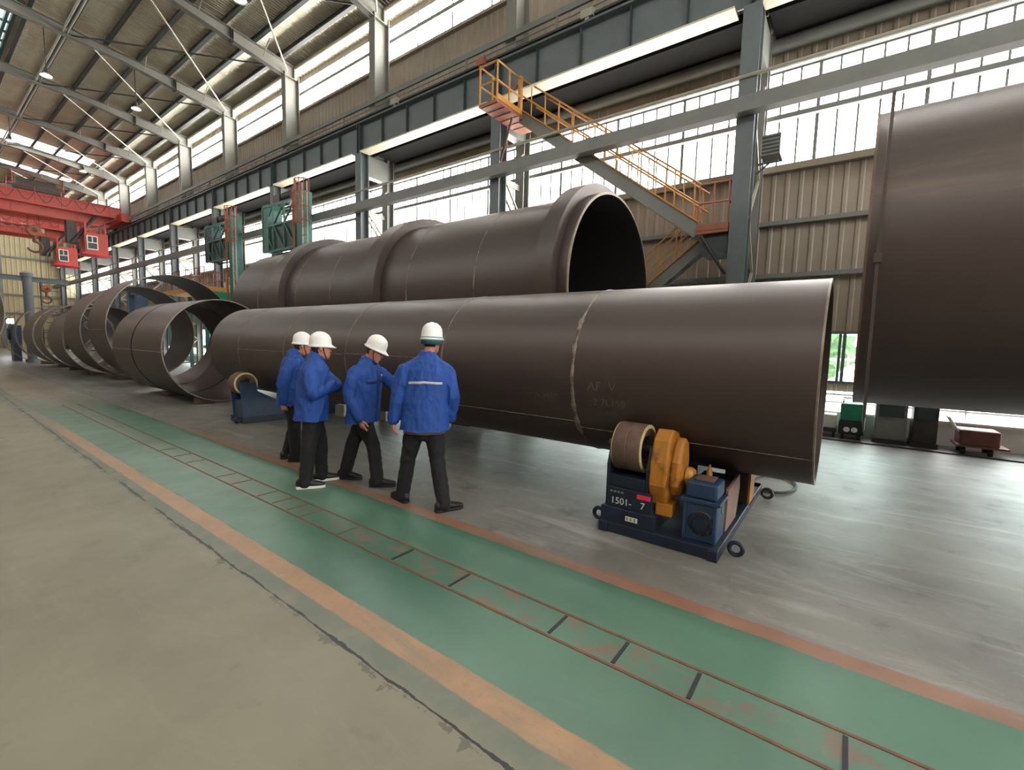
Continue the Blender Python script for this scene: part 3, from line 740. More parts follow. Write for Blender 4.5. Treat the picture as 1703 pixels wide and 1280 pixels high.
# drive motor behind the gearbox and board leaning at the end
m = MB(); m.lathe([(0, 4.14), (0.10, 4.14), (0.115, 4.18), (0.115, 4.46), (0.10, 4.50), (0, 4.5)], (0, 0.90, 0.30), 'x', 24)
for i in range(10): m.lathe([(0.115, 4.2+i*0.026), (0.13, 4.2+i*0.026), (0.13, 4.208+i*0.026), (0.115, 4.208+i*0.026)], (0, 0.90, 0.30), 'x', 24)
m.build('motor', M['blue'], t)
MB().prism([(4.16, 0.10), (4.62, 0.10), (4.75, 0.36), (4.70, 0.50), (4.2, 0.46)], 'y', 0.735, 0.755).build('side_board', M['wood'], t, False)
MB().bx(4.2, 4.7, 0.76, 1.05, 0.46, 0.475).build('top_board', M['black'], t, False)
MB().lathe([(0, 0), (0.022, 0), (0.026, 0.02), (0.026, 0.09), (0.01, 0.12), (0.01, 0.15), (0, 0.155)], (4.34, 0.93, 0.475), seg=14).build('oil_cup', M['yellow_rail'], t)
# far roller and its bracket
m = MB(); m.prism([(5.45, 0.09), (6.0, 0.09), (5.96, 0.80), (5.70, 0.80), (5.45, 0.45)], 'y', 1.30, 1.34); m.prism([(5.45, 0.09), (6.0, 0.09), (5.96, 0.80), (5.70, 0.80), (5.45, 0.45)], 'y', 1.68, 1.72); m.bx(5.5, 5.98, 1.34, 1.68, 0.05, 0.5)
m.build('far_fork', M['blue'], t, False)
roller(t, RXF, 1.38, 1.645)
MB().bx(5.15, 5.4, 0.72, 0.95, 0.05, 0.66).build('control_box', M['iron'], t, False, 0.01)
MB().bx(5.145, 5.41, 0.70, 0.72, 0.06, 0.64).build('yellow_edge', M['yellow'], t, False)
for x, y in ((3.93, 1.76), (3.93, 0.66), (5.72, 0.66)):
    m = MB(); n = 20; s = 1 if y > 1.2 else -1
    m.path([(x, y+s*0.055+0.05*math.cos(2*PI*i/n), 0.075+0.05*math.sin(2*PI*i/n)) for i in range(n+1)], 0.018, 8, False); m.build('lifting_lug', M['blue'] if x < 4 else M['iron'], t)
# lettering on the near side
def on_face(x, y0, z0):
    return lambda u, v: V((x, y0-u, z0+v))
text_mb('1501-', 0.085, on_face(3.7685, 1.63, 0.268)).build('stencil', M['white'], t, False)
text_mb('7', 0.085, on_face(3.7685, 1.355, 0.268)).build('stencil', M['white'], t, False)
m = MB()
for i in range(4): m.bx(3.7675, 3.7685, 1.615-i*0.034, 1.637-i*0.034, 0.370, 0.385); 
m.build('small_marking', M['grey_cab'], t, False)
MB().bx(3.765, 3.7685, 1.265, 1.385, 0.355, 0.395).build('red_tape', M['redtape'], t, False)
wp = MB().bx(3.745, 3.7485, 1.365, 1.475, 0.140, 0.182).build('white_plate', M['white'], t, False)
m = MB()
for i in range(3):
    y = 1.458-i*0.034
    for dz in (0.150, 0.161, 0.172): m.bx(3.7435, 3.7448, y-0.010, y+0.010, dz-0.002, dz+0.002)
    m.bx(3.7435, 3.7448, y-0.002, y+0.002, 0.150, 0.174)
m.build('characters', M['iron'], wp, False)
# hose on the floor behind the stand
m = MB(); pts = [(5.6, 0.9, 0.10), (5.9, 0.8, 0.03)]
for i in range(30):
    a = 2*PI*i/26; pts.append((6.42+0.42*math.cos(a+PI), 0.62+0.24*math.sin(a+PI), 0.02))
m.path(pts, 0.016, 8); tag(m.build('cable', M['black']), 'black cable curled on the floor behind the right roller stand', 'cable')

t = thing('idler_roller_stand', 'blue idler roller stand with triangular plates under the left end of the long pipe', 'roller stand', (4.8, 9.5, 0))
m = MB(); m.bx(3.85, 6.0, 9.3, 9.42, 0, 0.12); m.bx(3.85, 6.0, 9.7, 9.82, 0, 0.12); m.bx(3.85, 6.0, 9.42, 9.7, 0, 0.06); m.build('skid', M['blue'], t, False, 0.008)
for x, s in ((RXN, 1), (RXF, -1)):
    m = MB()
    for y in (9.33, 9.75): m.prism([(x-s*0.10, 0.10), (x+s*0.75, 0.10), (x+s*0.55, 0.42), (x+s*0.17, 0.62), (x+s*0.15, 0.80), (x-s*0.15, 0.80)], 'y', y-0.015, y+0.015)
    m.bx(x-0.09, x+0.4*s, 9.345, 9.735, 0.08, 0.45)
    m.build('bracket', M['blue_light'] if s == 1 else M['blue'], t, False, 0.004)
    roller(t, x, 9.40, 9.68)
for x in (3.78,):
    m = MB(); n = 20; m.path([(x+0.05*math.cos(2*PI*i/n), 9.36, 0.075+0.05*math.sin(2*PI*i/n)) for i in range(n+1)], 0.018, 8, False); m.build('lifting_lug', M['blue'], t)
for i, (x, y) in enumerate(((5.75, 8.85), (6.05, 7.75))):
    m = MB(); m.box((x, y, 0.13), (0.32, 0.22, 0.26), Matrix.Rotation(0.4+i, 3, 'Z')); o = m.build('timber_block', M['whitewall'], smooth=False, bevel=0.012)
    tag(o, ['pale block on the floor under the pipe behind the worker with folded arms', 'pale block on the floor under the pipe behind the pointing worker'][i], 'block')
# ================================================================ ACCESS STAIR
t = thing('access_stair', 'yellow and grey steel access stair climbing to the crane girder', 'stair', (10.2, 4.6, 0))
XA, XB = 9.95, 10.6
top, low = V((0, 7.25, 7.55)), V((0, 2.65, 4.10))
for x in (XA, XB):
    m = MB(); m.bar((x, top.y, top.z), (x, low.y, low.z), 0.035, 0.30); m.build('stringer', M['steel'], t, False)
    m = MB(); m.bar((x-0.02, top.y, top.z+0.17), (x-0.02, low.y, low.z+0.17), 0.07, 0.03); m.build('stringer_edge', M['yellow_rail'], t, False)
m = MB(); n = 15
for i in range(n):
    p = low.lerp(top, (i+0.5)/n); m.box(((XA+XB)/2, p.y, p.z+0.04), (XB-XA, 0.24, 0.03))
split(m, 'tread', M['orange'], t)
for x in (XA, XB):
    m = MB(); up = V((0, 0, 0.92)); n = 11
    for h in (0.92, 0.52): m.tube((x, top.y, top.z+h), (x, low.y, low.z+h), 0.02, 8)
    for i in range(n):
        p = low.lerp(top, (i+0.3)/n); m.tube((x, p.y, p.z+0.15), (x, p.y, p.z+0.92), 0.016, 6)
    m.tube((x, top.y, top.z+0.92), (x, top.y+0.35, top.z+0.75), 0.02, 8)
    split(m, 'handrail_tube', M['yellow_rail'], t, True)
m = MB(); m.bx(8.85, 10.62, 7.2, 7.78, 7.47, 7.53)
for i in range(6): m.bx(8.9+i*0.27, 8.93+i*0.27, 7.22, 7.76, 7.455, 7.47)
m.build('top_platform', M['orange'], t, False)
m = MB()
for (x, y) in ((8.87, 7.22), (8.87, 7.76), (9.35, 7.22), (9.35, 7.76), (9.85, 7.22)):
    m.tube((x, y, 7.5), (x, y, 8.42), 0.025, 8)
for z in (8.42, 7.98):
    m.tube((8.87, 7.22, z), (9.85, 7.22, z), 0.02, 8); m.tube((8.87, 7.76, z), (9.8, 7.76, z), 0.02, 8); m.tube((8.87, 7.22, z), (8.87, 7.76, z), 0.02, 8)
m.bx(8.85, 9.85, 7.18, 7.20, 7.53, 7.66)
m.bx(9.80, 9.90, 7.2, 7.28, 7.5, 8.5)
split(m, 'platform_rail', M['yellow_rail'], t, True)
m = MB(); m.tube((9.6, 7.3, 7.42), (10.0, 8.0, 6.5), 0.03, 8); m.build('platform_brace', M['rust'], t)
m = MB(); m.bx(XA-0.05, 10.75, 2.08, 2.68, 4.02, 4.08); m.build('landing', M['orange'], t, False)
m = MB(); m.bx(XA-0.06, XA-0.04, 2.08, 2.68, 4.08, 4.20); m.bx(XA-0.05, 10.75, 2.08, 2.10, 4.08, 4.2); m.build('toe_plate', M['orange'], t, False)
m = MB()
for y in (2.10, 2.38, 2.66): m.tube((XA-0.04, y, 4.08), (XA-0.04, y, 5.0), 0.016, 6)
for z in (5.0, 4.62): m.tube((XA-0.04, 2.10, z), (XA-0.04, 2.66, z), 0.018, 8); m.tube((XA-0.04, 2.1, z), (10.72, 2.1, z), 0.018, 8)
split(m, 'landing_rail', M['orange'], t, True)
m = MB(); m.tube((XA, 2.6, 3.98), (XA+0.1, 2.12, 3.2), 0.035, 8); m.build('landing_brace', M['iron'], t)
m = MB(); m.bx(10.02, 10.7, 2.10, 2.6, 3.62, 4.0); m.build('landing_frame', M['dark_teal'], t, False)
l0, l1 = V((0, 2.75, 3.98)), V((0, 7.6, 0.02))
for x in (10.66, 11.0):
    m = MB(); m.bar((x, l0.y, l0.z), (x, l1.y, l1.z), 0.035, 0.26); m.build('lower_stringer', M['steel'], t, False)
    m = MB(); m.bar((x-0.02, l0.y, l0.z+0.15), (x-0.02, l1.y, l1.z+0.15), 0.06, 0.03)
    for i in range(12):
        p = l0.lerp(l1, (i+0.4)/12); m.tube((x, p.y, p.z+0.13), (x, p.y, p.z+0.9), 0.016, 6)
    for h in (0.9, 0.5): m.tube((x, l0.y, l0.z+h), (x, l1.y, l1.z+h), 0.018, 8)
    split(m, 'lower_handrail_tube', M['yellow_rail'], t, True)
m = MB()
for i in range(14):
    p = l0.lerp(l1, (i+0.5)/14); m.box((10.83, p.y, p.z+0.05), (0.34, 0.24, 0.03))
split(m, 'lower_tread', M['orange'], t)

# things hung on the columns
t = thing('louvred_box', 'grey louvred box on a bracket beside the nearest column', 'ventilation box', (10.5, 1.46, 5.5))
MB().bx(10.3, 10.8, 1.33, 1.66, 5.48, 5.87).build('case', M['steel'], t, False, 0.01)
m = MB()
for i in range(5): m.bx(10.285, 10.30, 1.35, 1.64, 5.52+i*0.07, 5.545+i*0.07)
split(m, 'louvre', M['dark_teal'], t)
m = MB(); m.bar((10.4, 1.74, 5.36), (10.4, 1.36, 5.38), 0.03, 0.03); m.bar((10.4, 1.74, 5.18), (10.4, 1.5, 5.37), 0.03, 0.03); m.build('bracket', M['dark_teal'], t, False)
t = thing('floodlight', 'dark square floodlight on the second column above the huge cylinder', 'floodlight', (10.6, 8.35, 5.4))
MB().bx(10.5, 10.62, 8.2, 8.52, 5.48, 5.86).build('housing', M['iron'], t, False, 0.01)
MB().bx(10.49, 10.5, 8.22, 8.50, 5.51, 5.83).build('lens', M['dark_teal'], t, False)
MB().bar((10.56, 8.36, 5.48), (10.6, 8.2, 5.3), 0.03, 0.03).build('bracket', M['white'], t, False)
for i, (x, y, z, lb) in enumerate(((10.24, 8.95, 9.62, 'small orange junction box on the conductor bars above the stair'), (10.24, 12.7, 9.62, 'pale junction box on the conductor bars beyond the stair'), (10.24, 5.6, 9.62, 'pale junction box on the conductor bars near the top of the photo'))):
    m = MB(); m.bx(x-0.05, x+0.06, y-0.16, y+0.16, z-0.12, z+0.06); m.bx(x-0.03, x+0.04, y-0.05, y+0.05, z-0.2, z-0.12)
    tag(m.build('junction_box', M['orange' if i == 0 else 'steel_pale'], smooth=False), lb, 'junction box')

# ================================================================ WELDING MANIPULATORS
def manipulator(name, lb, y, z0, zt, ladder_y, red):
    t = thing(name, lb, 'welding manipulator', (9.2, y, 0), 'welding manipulators')
    MB().bx(8.95, 9.35, ladder_y+0.45, ladder_y+0.85, 0.4, zt).build('mast', M['teal'], t, False, 0.01)
    MB().bx(8.6, 9.8, ladder_y+0.2, ladder_y+1.4, 0.0, 0.4).build('base', M['teal'], t, False, 0.01)
    m = MB(); ya, yb = ladder_y+1.0, ladder_y+3.5
    for yy in (ya, yb):
        for x in (9.0, 9.5): m.bar((x, yy, z0), (x, yy, zt-0.15), 0.08, 0.08, (1, 0, 0))
    for zz in (z0, (z0+zt)/2, zt-0.2):
        for x in (9.0, 9.5): m.bar((x, ya, zz), (x, yb, zz), 0.07, 0.07)
    for i in range(3):
        a = ya+(yb-ya)*i/3; b = ya+(yb-ya)*(i+1)/3
        for x in (9.0,): m.bar((x, a, z0), (x, b, (z0+zt)/2), 0.05, 0.05); m.bar((x, b, (z0+zt)/2), (x, a, zt-0.2), 0.05, 0.05); m.bar((x, b, z0), (x, b, zt-0.2), 0.05, 0.05, (1, 0, 0))
    m.build('boom_truss', M['teal'], t, False)
    MB().bx(9.05, 9.45, ya+0.1, yb-0.1, z0+0.05, z0+0.9).build('carriage', M['dark_teal'], t, False)
    MB().bx(8.98, 9.5, yb-0.45, yb, z0, zt-0.1).build('end_cabinet', M['teal' if not red else 'blue'], t, False)
    m = MB(); m.lathe([(0, ya+0.5), (0.16, ya+0.5), (0.18, ya+0.55), (0.18, ya+1.1), (0, ya+1.15)], (9.2, 0, zt+0.05), 'y', 18); m.bx(9.0, 9.4, ya+1.15, ya+1.7, zt-0.15, zt+0.15)
    m.build('drive_motor', M['iron'], t)
    MB().lathe([(0, 0), (0.13, 0), (0.15, 0.05), (0.15, 0.32), (0.1, 0.4), (0, 0.42)], (9.15, ya+0.2, zt-0.05), seg=16).build('upright_motor', M['blue_light'], t)
    m = MB()
    for yy in (ladder_y, ladder_y+0.32): m.bar((8.9, yy, 0.3), (8.9, yy, zt+0.2), 0.04, 0.04, (1, 0, 0))
    z = 0.6
    while z < zt: m.tube((8.9, ladder_y, z), (8.9, ladder_y+0.32, z), 0.014, 6); z += 0.3
    m.build('ladder', M['steel_pale'], t)
    m = MB()
    for i in range(7):
        a = PI*i/6
        m.bar((8.9-0.34*math.sin(a), ladder_y+0.16-0.30*math.cos(a), zt-1.3), (8.9-0.34*math.sin(a), ladder_y+0.16-0.30*math.cos(a), zt+0.25), 0.03, 0.02, (1, 0, 0))
    for zz in (zt-1.2, zt-0.7, zt-0.2, zt+0.22):
        m.path([(8.9-0.34*math.sin(PI*i/8), ladder_y+0.16-0.30*math.cos(PI*i/8), zz) for i in range(9)], 0.015, 6)
    m.build('safety_cage', M['orange'], t)
    m = MB(); m.bar((8.9, ladder_y+0.95, 1.0), (8.9, ladder_y+0.95, zt+0.15), 0.06, 0.06, (1, 0, 0)); m.build('guide_rail', M['orange'], t, False)
    return t
manipulator('welding_manipulator', 'tall teal welding manipulator with caged ladder right behind the huge cylinder', 17.5, 5.1, 7.05, 15.85, False)
manipulator('welding_manipulator', 'second teal and blue welding manipulator with caged ladder beyond the huge cylinder', 23.5, 5.2, 7.0, 21.65, True)
t = thing('work_platform', 'yellow railed work platform above the loose rings', 'platform', (8.8, 25.3, 0))
MB().bx(8.2, 9.4, 23.2, 28.5, 3.70, 3.90).build('deck', M['yellow_rail'], t, False)
m = MB()
for i in range(8):
    y = 23.25+i*0.74
    for x in (8.22, 9.38): m.tube((x, y, 3.9), (x, y, 4.75), 0.022, 6)
for x in (8.22, 9.38):
    for z in (4.75, 4.35): m.tube((x, 23.2, z), (x, 28.5, z), 0.022, 6)
split(m, 'guard_rail_tube', M['orange'], t, True)
m = MB()
for y in (23.5, 28.2):
    for x in (8.35, 9.25): m.bx(x-0.07, x+0.07, y-0.07, y+0.07, 0, 3.7)
split(m, 'leg', M['teal'], t)
MB().bx(8.4, 9.2, 23.0, 23.9, 2.6, 3.68).build('green_cabinet', M['green'], t, False)

# ================================================================ OVERHEAD CRANES
def crane(lb, y, cab_lb, text):
    t = thing('overhead_crane', lb, 'bridge crane', (3, y, 9.3), 'red bridge cranes')
    for i, yy in enumerate((y-0.9, y+0.9)):
        m = MB(); m.prism([(-5.4, 10.40), (9.8, 10.40), (9.8, 9.75), (8.6, 9.05), (-4.2, 9.05), (-5.4, 9.75)], 'y', yy-0.22, yy+0.22)
        m.bx(-5.4, 9.8, yy-0.3, yy+0.3, 10.40, 10.44); m.build('main_girder', M['red'], t, False)
        m = MB(); x = -4.5
        while x < 9: m.bx(x-0.015, x+0.015, yy-0.26, yy+0.26, 9.06, 10.4); x += 1.5
        split(m, 'stiffener', M['red'], t)
    m = MB(); m.bx(-5.4, 9.3, y-1.55, y-1.12, 9.62, 9.68); m.build('footwalk', M['red'], t, False)
    m = MB(); x = -5.3
    while x < 9.3: m.tube((x, y-1.53, 9.68), (x, y-1.53, 10.65), 0.022, 6); x += 1.2
    for z in (10.65, 10.2): m.tube((-5.4, y-1.53, z), (9.3, y-1.53, z), 0.018, 6)
    split(m, 'footwalk_rail', M['red_dark'], t, True)
    m = MB(); x = -4.6; n = 0
    while x < 8.8:
        m.path([(x+0.75*i/10, y-1.58, 10.35-0.55*math.sin(PI*i/10)) for i in range(11)], 0.02, 6); x += 0.85
    split(m, 'festoon_cable', M['black'], t, True)
    for s, xe in ((1, 9.75), (-1, -5.35)):
        m = MB(); m.bx(xe-0.2, xe+0.25, y-2.1, y+2.1, 9.40, 9.95); m.build('end_truck', M['red'], t, False)
        for yy in (y-1.7, y+1.7):
            MB().lathe([(0, xe+0.2), (0.22, xe+0.2), (0.25, xe+0.24), (0.25, xe+0.36), (0, xe+0.38)], (0, yy, 9.54), 'x', 20).build('wheel', M['iron'], t)
    c = MB(); c.bx(4.6, 6.9, y-1.2, y+1.2, 10.48, 10.7); c.bx(4.8, 6.6, y-0.9, y-0.1, 10.7, 11.2); c.build('trolley', M['iron'], t, False)
    m = MB(); m.lathe([(0, 5.0), (0.36, 5.0), (0.36, 6.4), (0, 6.4)], (0, y+0.3, 11.0), 'x', 20); m.build('hoist_drum', M['red_dark'], t)
    m = MB()
    for x in (4.62, 6.88):
        for yy in (y-1.2, y+1.2): m.tube((x, yy, 10.7), (x, yy, 11.6), 0.02, 6)
    for yy in (y-1.2, y+1.2):
        for z in (11.6, 11.2): m.tube((4.62, yy, z), (6.88, yy, z), 0.018, 6)
    split(m, 'trolley_rail', M['red_dark'], t, True)
    cab = MB(); cab.bx(7.65, 8.85, y-1.75, y-0.35, 7.0, 8.35); cb = cab.build('cabin', M['red'], t, False, 0.02)
    m = MB(); m.bx(7.8, 8.28, y-1.775, y-1.755, 7.28, 8.12); m.build('window', M['dark_teal'], cb, False)
    m = MB()
    for a, b, z0, z1 in ((7.76, 8.32, 8.10, 8.16), (7.76, 8.32, 7.24, 7.30), (7.76, 7.81, 7.24, 8.16), (8.27, 8.32, 7.24, 8.16), (8.02, 8.06, 7.70, 8.16), (7.76, 8.32, 7.68, 7.73)): m.bx(a, b, y-1.80, y-1.76, z0, z1)
    m.build('window_frame', M['white'], cb, False)
    m = MB(); m.bx(7.5, 9.0, y-1.95, y-0.2, 6.92, 7.0); m.build('cabin_floor', M['redtape'], cb, False)
    m = MB()
    for x in (7.75, 8.75):
        for yy in (y-1.6, y-0.5): m.bar((x, yy, 8.35), (x, yy, 9.08), 0.1, 0.1, (1, 0, 0))
    split(m, 'cabin_hanger', M['red'], t)
    m = MB(); m.tube((8.4, y-1.4, 9.6), (7.1, y-1.4, 7.6), 0.1, 8); m.bx(6.9, 7.4, y-1.3, y-0.6, 7.6, 9.0); m.build('access_ladder', M['iron'], t)
    return t
cA = crane('nearer red bridge crane with hanging driver cabin', 43.0, '', False)
cB = crane('farther red bridge crane, with white lettering, behind the first crane', 52.0, '', True)
# lettering of the farther crane: strokes as seen, too blurred to read
m = MB(); random.seed(3)
for i in range(4):
    x0 = 4.75+i*0.52
    for a, b in (((0.02, 0.30), (0.36, 0.30)), ((0.19, 0.02), (0.19, 0.40)), ((0.04, 0.16), (0.34, 0.20)), ((0.05, 0.02), (0.17, 0.15)), ((0.21, 0.15), (0.36, 0.02))):
        m.bar((x0+a[0], 50.87, 9.42+a[1]*1.25), (x0+b[0], 50.87, 9.42+b[1]*1.25), 0.02, 0.10, (0, 1, 0))
m.build('lettering', M['white'], cB, False)
MB().bx(6.85, 7.15, 50.86, 50.88, 9.3, 9.6).build('number_plate', M['white'], cB, False)
def hook(name, lb, x, y, z, s, top):
    t = thing(name, lb, 'crane hook', (x, y, z), 'crane hooks')
    m = MB(); m.lathe([(0.11*s, -0.12), (0.24*s, -0.12), (0.27*s, -0.08), (0.22*s, 0.0), (0.27*s, 0.08), (0.24*s, 0.12), (0.11*s, 0.12)], (x, y, z+1.15*s), 'y', 20, True)
    m.prism([(x-0.30*s, z+1.05*s), (x-0.12*s, z+0.88*s), (x+0.12*s, z+0.88*s), (x+0.30*s, z+1.05*s), (x+0.30*s, z+1.2*s), (x-0.30*s, z+1.2*s)], 'y', y+0.1, y+0.16); m.build('block', M['orange'], t)
    m = MB()
    for dx in (-0.2*s, 0.2*s): m.tube((x+dx, y, z+1.2*s), (x+dx, y, top), 0.02, 6)
    split(m, 'wire_rope', M['iron'], t, True)
    m = MB(); pts = [(x, y, z+0.95*s), (x, y, z+0.62*s)]
    pts += [(x+0.26*s*math.sin(a), y, z+0.36*s+0.26*s*math.cos(a)) for a in [PI*2*i/20 for i in range(0, 15)]]
    m.path(pts, 0.075*s, 10, True, 0.045*s); m.build('hook', M['rust'], t)
    return t
hook('crane_hook', 'orange hook block hanging low before the cream far wall', 6.65, 48.2, 3.7, 1.0, 9.0)
hook('crane_hook', 'brown hook hanging just under the red cranes', 5.55, 43.0, 6.7, 1.3, 10.4)

t = thing('jib_crane', 'blue grey jib crane post with horizontal arm before the far wall', 'jib crane', (4.15, 35, 0))
MB().tube((4.15, 35, 0), (4.15, 35, 4.62), 0.19, 20).build('post', M['steel_blue'], t)
m = MB(); m.ibeam((1.0, 35, 4.48), (5.7, 35, 4.40), 0.16, 0.26); m.build('arm', M['steel_blue'], t, False)
MB().lathe([(0, 4.55), (0.26, 4.55), (0.26, 4.72), (0.1, 4.8), (0, 4.8)], (4.15, 35, 0), seg=20).build('pivot_head', M['steel_blue'], t)
m = MB()
for y_ in (34.9, 35.1): m.bar((4.62, y_, 0.2), (4.62, y_, 4.3), 0.04, 0.04, (1, 0, 0))
z = 0.5
while z < 4.3: m.bar((4.62, 35, z), (5.3, 35, z), 0.03, 0.03); z += 0.42
split(m, 'rung', M['iron'], t)
t = thing('blue_machine', 'bright blue machine body at the far left beside the hoops', 'machine', (3.85, 37.6, 0))
MB().bx(3.65, 4.05, 37.0, 38.2, 0.95, 2.0).build('housing', M['blue_light'], t, False, 0.04)
MB().bx(3.7, 4.0, 37.1, 38.1, 0, 0.95).build('pedestal', M['blue'], t, False)
MB().lathe([(0, 3.55), (0.3, 3.55), (0.34, 3.58), (0.34, 3.65), (0, 3.65)], (0, 37.6, 1.5), 'x', 24).build('face_plate', M['blue'], t)
t = thing('work_lamp', 'glaring white work lamp at the far left above the blue machine', 'lamp', (4.6, 47, 0))
MB().tube((4.6, 47, 0), (4.6, 47, 2.2), 0.04, 8).build('stand', M['iron'], t)
MB().bx(4.4, 4.8, 46.9, 47.1, 2.15, 2.55).build('housing', M['iron'], t, False)
MB().bx(4.44, 4.76, 46.86, 46.9, 2.2, 2.5).build('lens', M['weld'], t, False)
t = thing('machine_frame', 'blue upright machine frame beyond the tall rings', 'machine', (9.0, 36, 0))
for y_ in (35.2, 36.8): MB().bx(8.7, 9.2, y_-0.25, y_+0.25, 0, 4.6).build('upright', M['blue_light'], t, False)
MB().bx(8.75, 9.15, 35.2, 36.8, 4.1, 4.6).build('crossbeam', M['blue_light'], t, False)
MB().bx(8.6, 9.3, 35.4, 36.6, 1.2, 2.2).build('carriage', M['orange'], t, False)

# ================================================================ EQUIPMENT ALONG THE RIGHT WALL
t = thing('welding_machine', 'green topped welding machine on wheels below the small window', 'welding machine', (11.05, -0.12, 0))
MB().bx(10.82, 11.3, -0.36, 0.02, 0.36, 0.70).build('case', M['green'], t, False, 0.02)
MB().bx(10.80, 11.3, -0.37, 0.03, 0.10, 0.36).build('lower_case', M['black'], t, False, 0.02)
m = MB()
for y in (-0.22, -0.1): m.lathe([(0, 10.79), (0.05, 10.79), (0.05, 10.80), (0, 10.805)], (0, y, 0.2), 'x', 16)
split(m, 'dial', M['white'], t, True)
for y in (-0.3, -0.04):
    for x in (10.88, 11.22): MB().lathe([(0, y-0.025), (0.05, y-0.025), (0.05, y+0.025), (0, y+0.025)], (x, 0, 0.05), 'y', 14).build('wheel', M['black'], t)
MB().path([(10.95, -0.33, 0.70), (10.95, -0.33, 0.8), (10.95, -0.02, 0.8), (10.95, -0.02, 0.7)], 0.014, 8).build('handle', M['iron'], t)
t = thing('tool_box', 'small white box on the floor between the pipe end and the green welding machine', 'box', (11.15, 0.22, 0))
MB().bx(10.95, 11.3, 0.07, 0.4, 0.18, 0.44).build('body', M['whitewall'], t, False, 0.01)
MB().bx(10.9, 11.35, 0.05, 0.42, 0.10, 0.18).build('tray', M['iron'], t, False)
for y in (0.1, 0.36): MB().lathe([(0, y-0.02), (0.05, y-0.02), (0.05, y+0.02), (0, y+0.02)], (10.98, 0, 0.05), 'y', 12).build('wheel', M['black'], t)
def cabinet(lb, y0, y1, h, mt):
    t = thing('equipment_cabinet', lb, 'cabinet', (11.1, (y0+y1)/2, 0), 'equipment cabinets by the wall')
    MB().bx(10.9, 11.35, y0, y1, 0.08, h).build('body', M[mt], t, False, 0.01)
    MB().bx(10.88, 11.37, y0-0.02, y1+0.02, 0.0, 0.08).build('base', M['iron'], t, False)
    m = MB(); m.bx(10.885, 10.9, y0+0.05, y1-0.05, h-0.30, h-0.06); m.build('control_panel', M['dark_teal'], t, False)
    m = MB(); m.bx(10.888, 10.9, y0+0.03, y1-0.03, 0.14, h-0.36); m.build('door', M[mt], t, False)
    return t
cabinet('wide grey control cabinet under the raised dark shell', -0.98, -0.52, 0.80, 'grey_cab')
cabinet('narrow dark grey cabinet beside the rust red cart', -1.40, -1.06, 0.82, 'iron')
t = thing('push_cart', 'rust red push cart standing before the white wall base', 'cart', (10.95, -1.85, 0))
MB().bx(10.7, 11.2, -2.15, -1.66, 0.16, 0.42).build('tub', M['cart'], t, False, 0.02)
MB().bx(10.68, 11.22, -2.26, -1.62, 0.13, 0.16).build('deck', M['rust'], t, False)
for y in (-2.05, -1.72):
    for x in (10.76, 11.14): MB().lathe([(0, y-0.025), (0.065, y-0.025), (0.065, y+0.025), (0, y+0.025)], (x, 0, 0.065), 'y', 16).build('wheel', M['black'], t)
MB().path([(10.8, -1.66, 0.36), (10.8, -1.52, 0.60), (11.1, -1.52, 0.60), (11.1, -1.66, 0.36)], 0.014, 8).build('push_handle', M['white'], t)
t = thing('wall_railing', 'white tube railing above the low wall on the right', 'railing', (11.6, -3, 0.46))
m = MB()
for z in (0.80, 0.64): m.tube((11.6, -4.4, z), (11.6, 12, z), 0.022, 8)
split(m, 'rail', M['white'], t, True)
m = MB(); y = -4.3
while y < 12: m.tube((11.6, y, 0.46), (11.6, y, 0.82), 0.02, 8); y += 0.82
split(m, 'post', M['white'], t, True)
m = MB(); m.bx(11.53, 11.58, -1.72, -1.50, 0.76, 0.83); tag(m.build('red_light', M['redtape'], smooth=False), 'small red light box on the white railing', 'light')
# outside the small window
m = MB(); m.bm.free(); m.bm = bmesh.new(); bmesh.ops.create_icosphere(m.bm, subdivisions=5, radius=1.0)
for v in m.bm.verts:
    d = 1+0.25*noise.noise(v.co*2.5)+0.16*noise.noise(v.co*9)+0.08*noise.noise(v.co*24)
    v.co = V((17+1.6*v.co.x*d, 2.75+2.6*v.co.y*d, 1.7+1.9*v.co.z*d))
tag(m.build('hedge', M['foliage']), 'green hedge outside the small window', 'hedge')
m = MB()
for z in (0.9, 1.5): m.bar((14, -4, z), (14, 4, z), 0.04, 0.06)
y = -4
while y < 4: m.bx(13.985, 14.015, y-0.02, y+0.02, -0.1, 1.6); y += 0.22
tag(m.build('fence', M['white'], smooth=False), 'white fence outside the small window', 'fence')
# ================================================================ PEOPLE
from mathutils.bvhtree import BVHTree
M['skin'] = mat('skin', (194, 132, 108), 0.5, 0, 0.06, 20)
M['jacket'] = mat('blue_work_jacket_cloth', (18, 68, 146), 0.75, 0, 0.10, 9, None, None, bump=0.3, bscale=22)
M['jacket_trim'] = mat('dark_blue_jacket_trim', (15, 42, 100), 0.75, 0, 0.08, 9)
M['trousers'] = mat('black_trouser_cloth', (17, 17, 20), 0.85, 0, 0.12, 9, bump=0.2, bscale=22)
M['shoe'] = mat('black_shoe_leather', (16, 15, 16), 0.5, 0, 0.15, 12)
M['sole'] = mat('white_shoe_sole', (226, 224, 218), 0.6, 0, 0.05, 12)
M['helmet'] = mat('white_helmet_shell', (236, 234, 230), 0.32, 0, 0.03, 6)
M['hair'] = mat('black_hair', (24, 21, 20), 0.6, 0, 0.2, 60)
M['strap'] = mat('dark_red_chin_strap', (84, 34, 32), 0.7, 0, 0.1, 10)
M['reflective'] = mat('pale_reflective_tape', (190, 192, 190), 0.4, 0, 0.05, 10)
M['shirt'] = mat('grey_brown_shirt', (112, 92, 88), 0.8, 0, 0.1, 10)
M['tealcap'] = mat('teal_neck_cloth', (44, 108, 112), 0.8, 0, 0.1, 10)
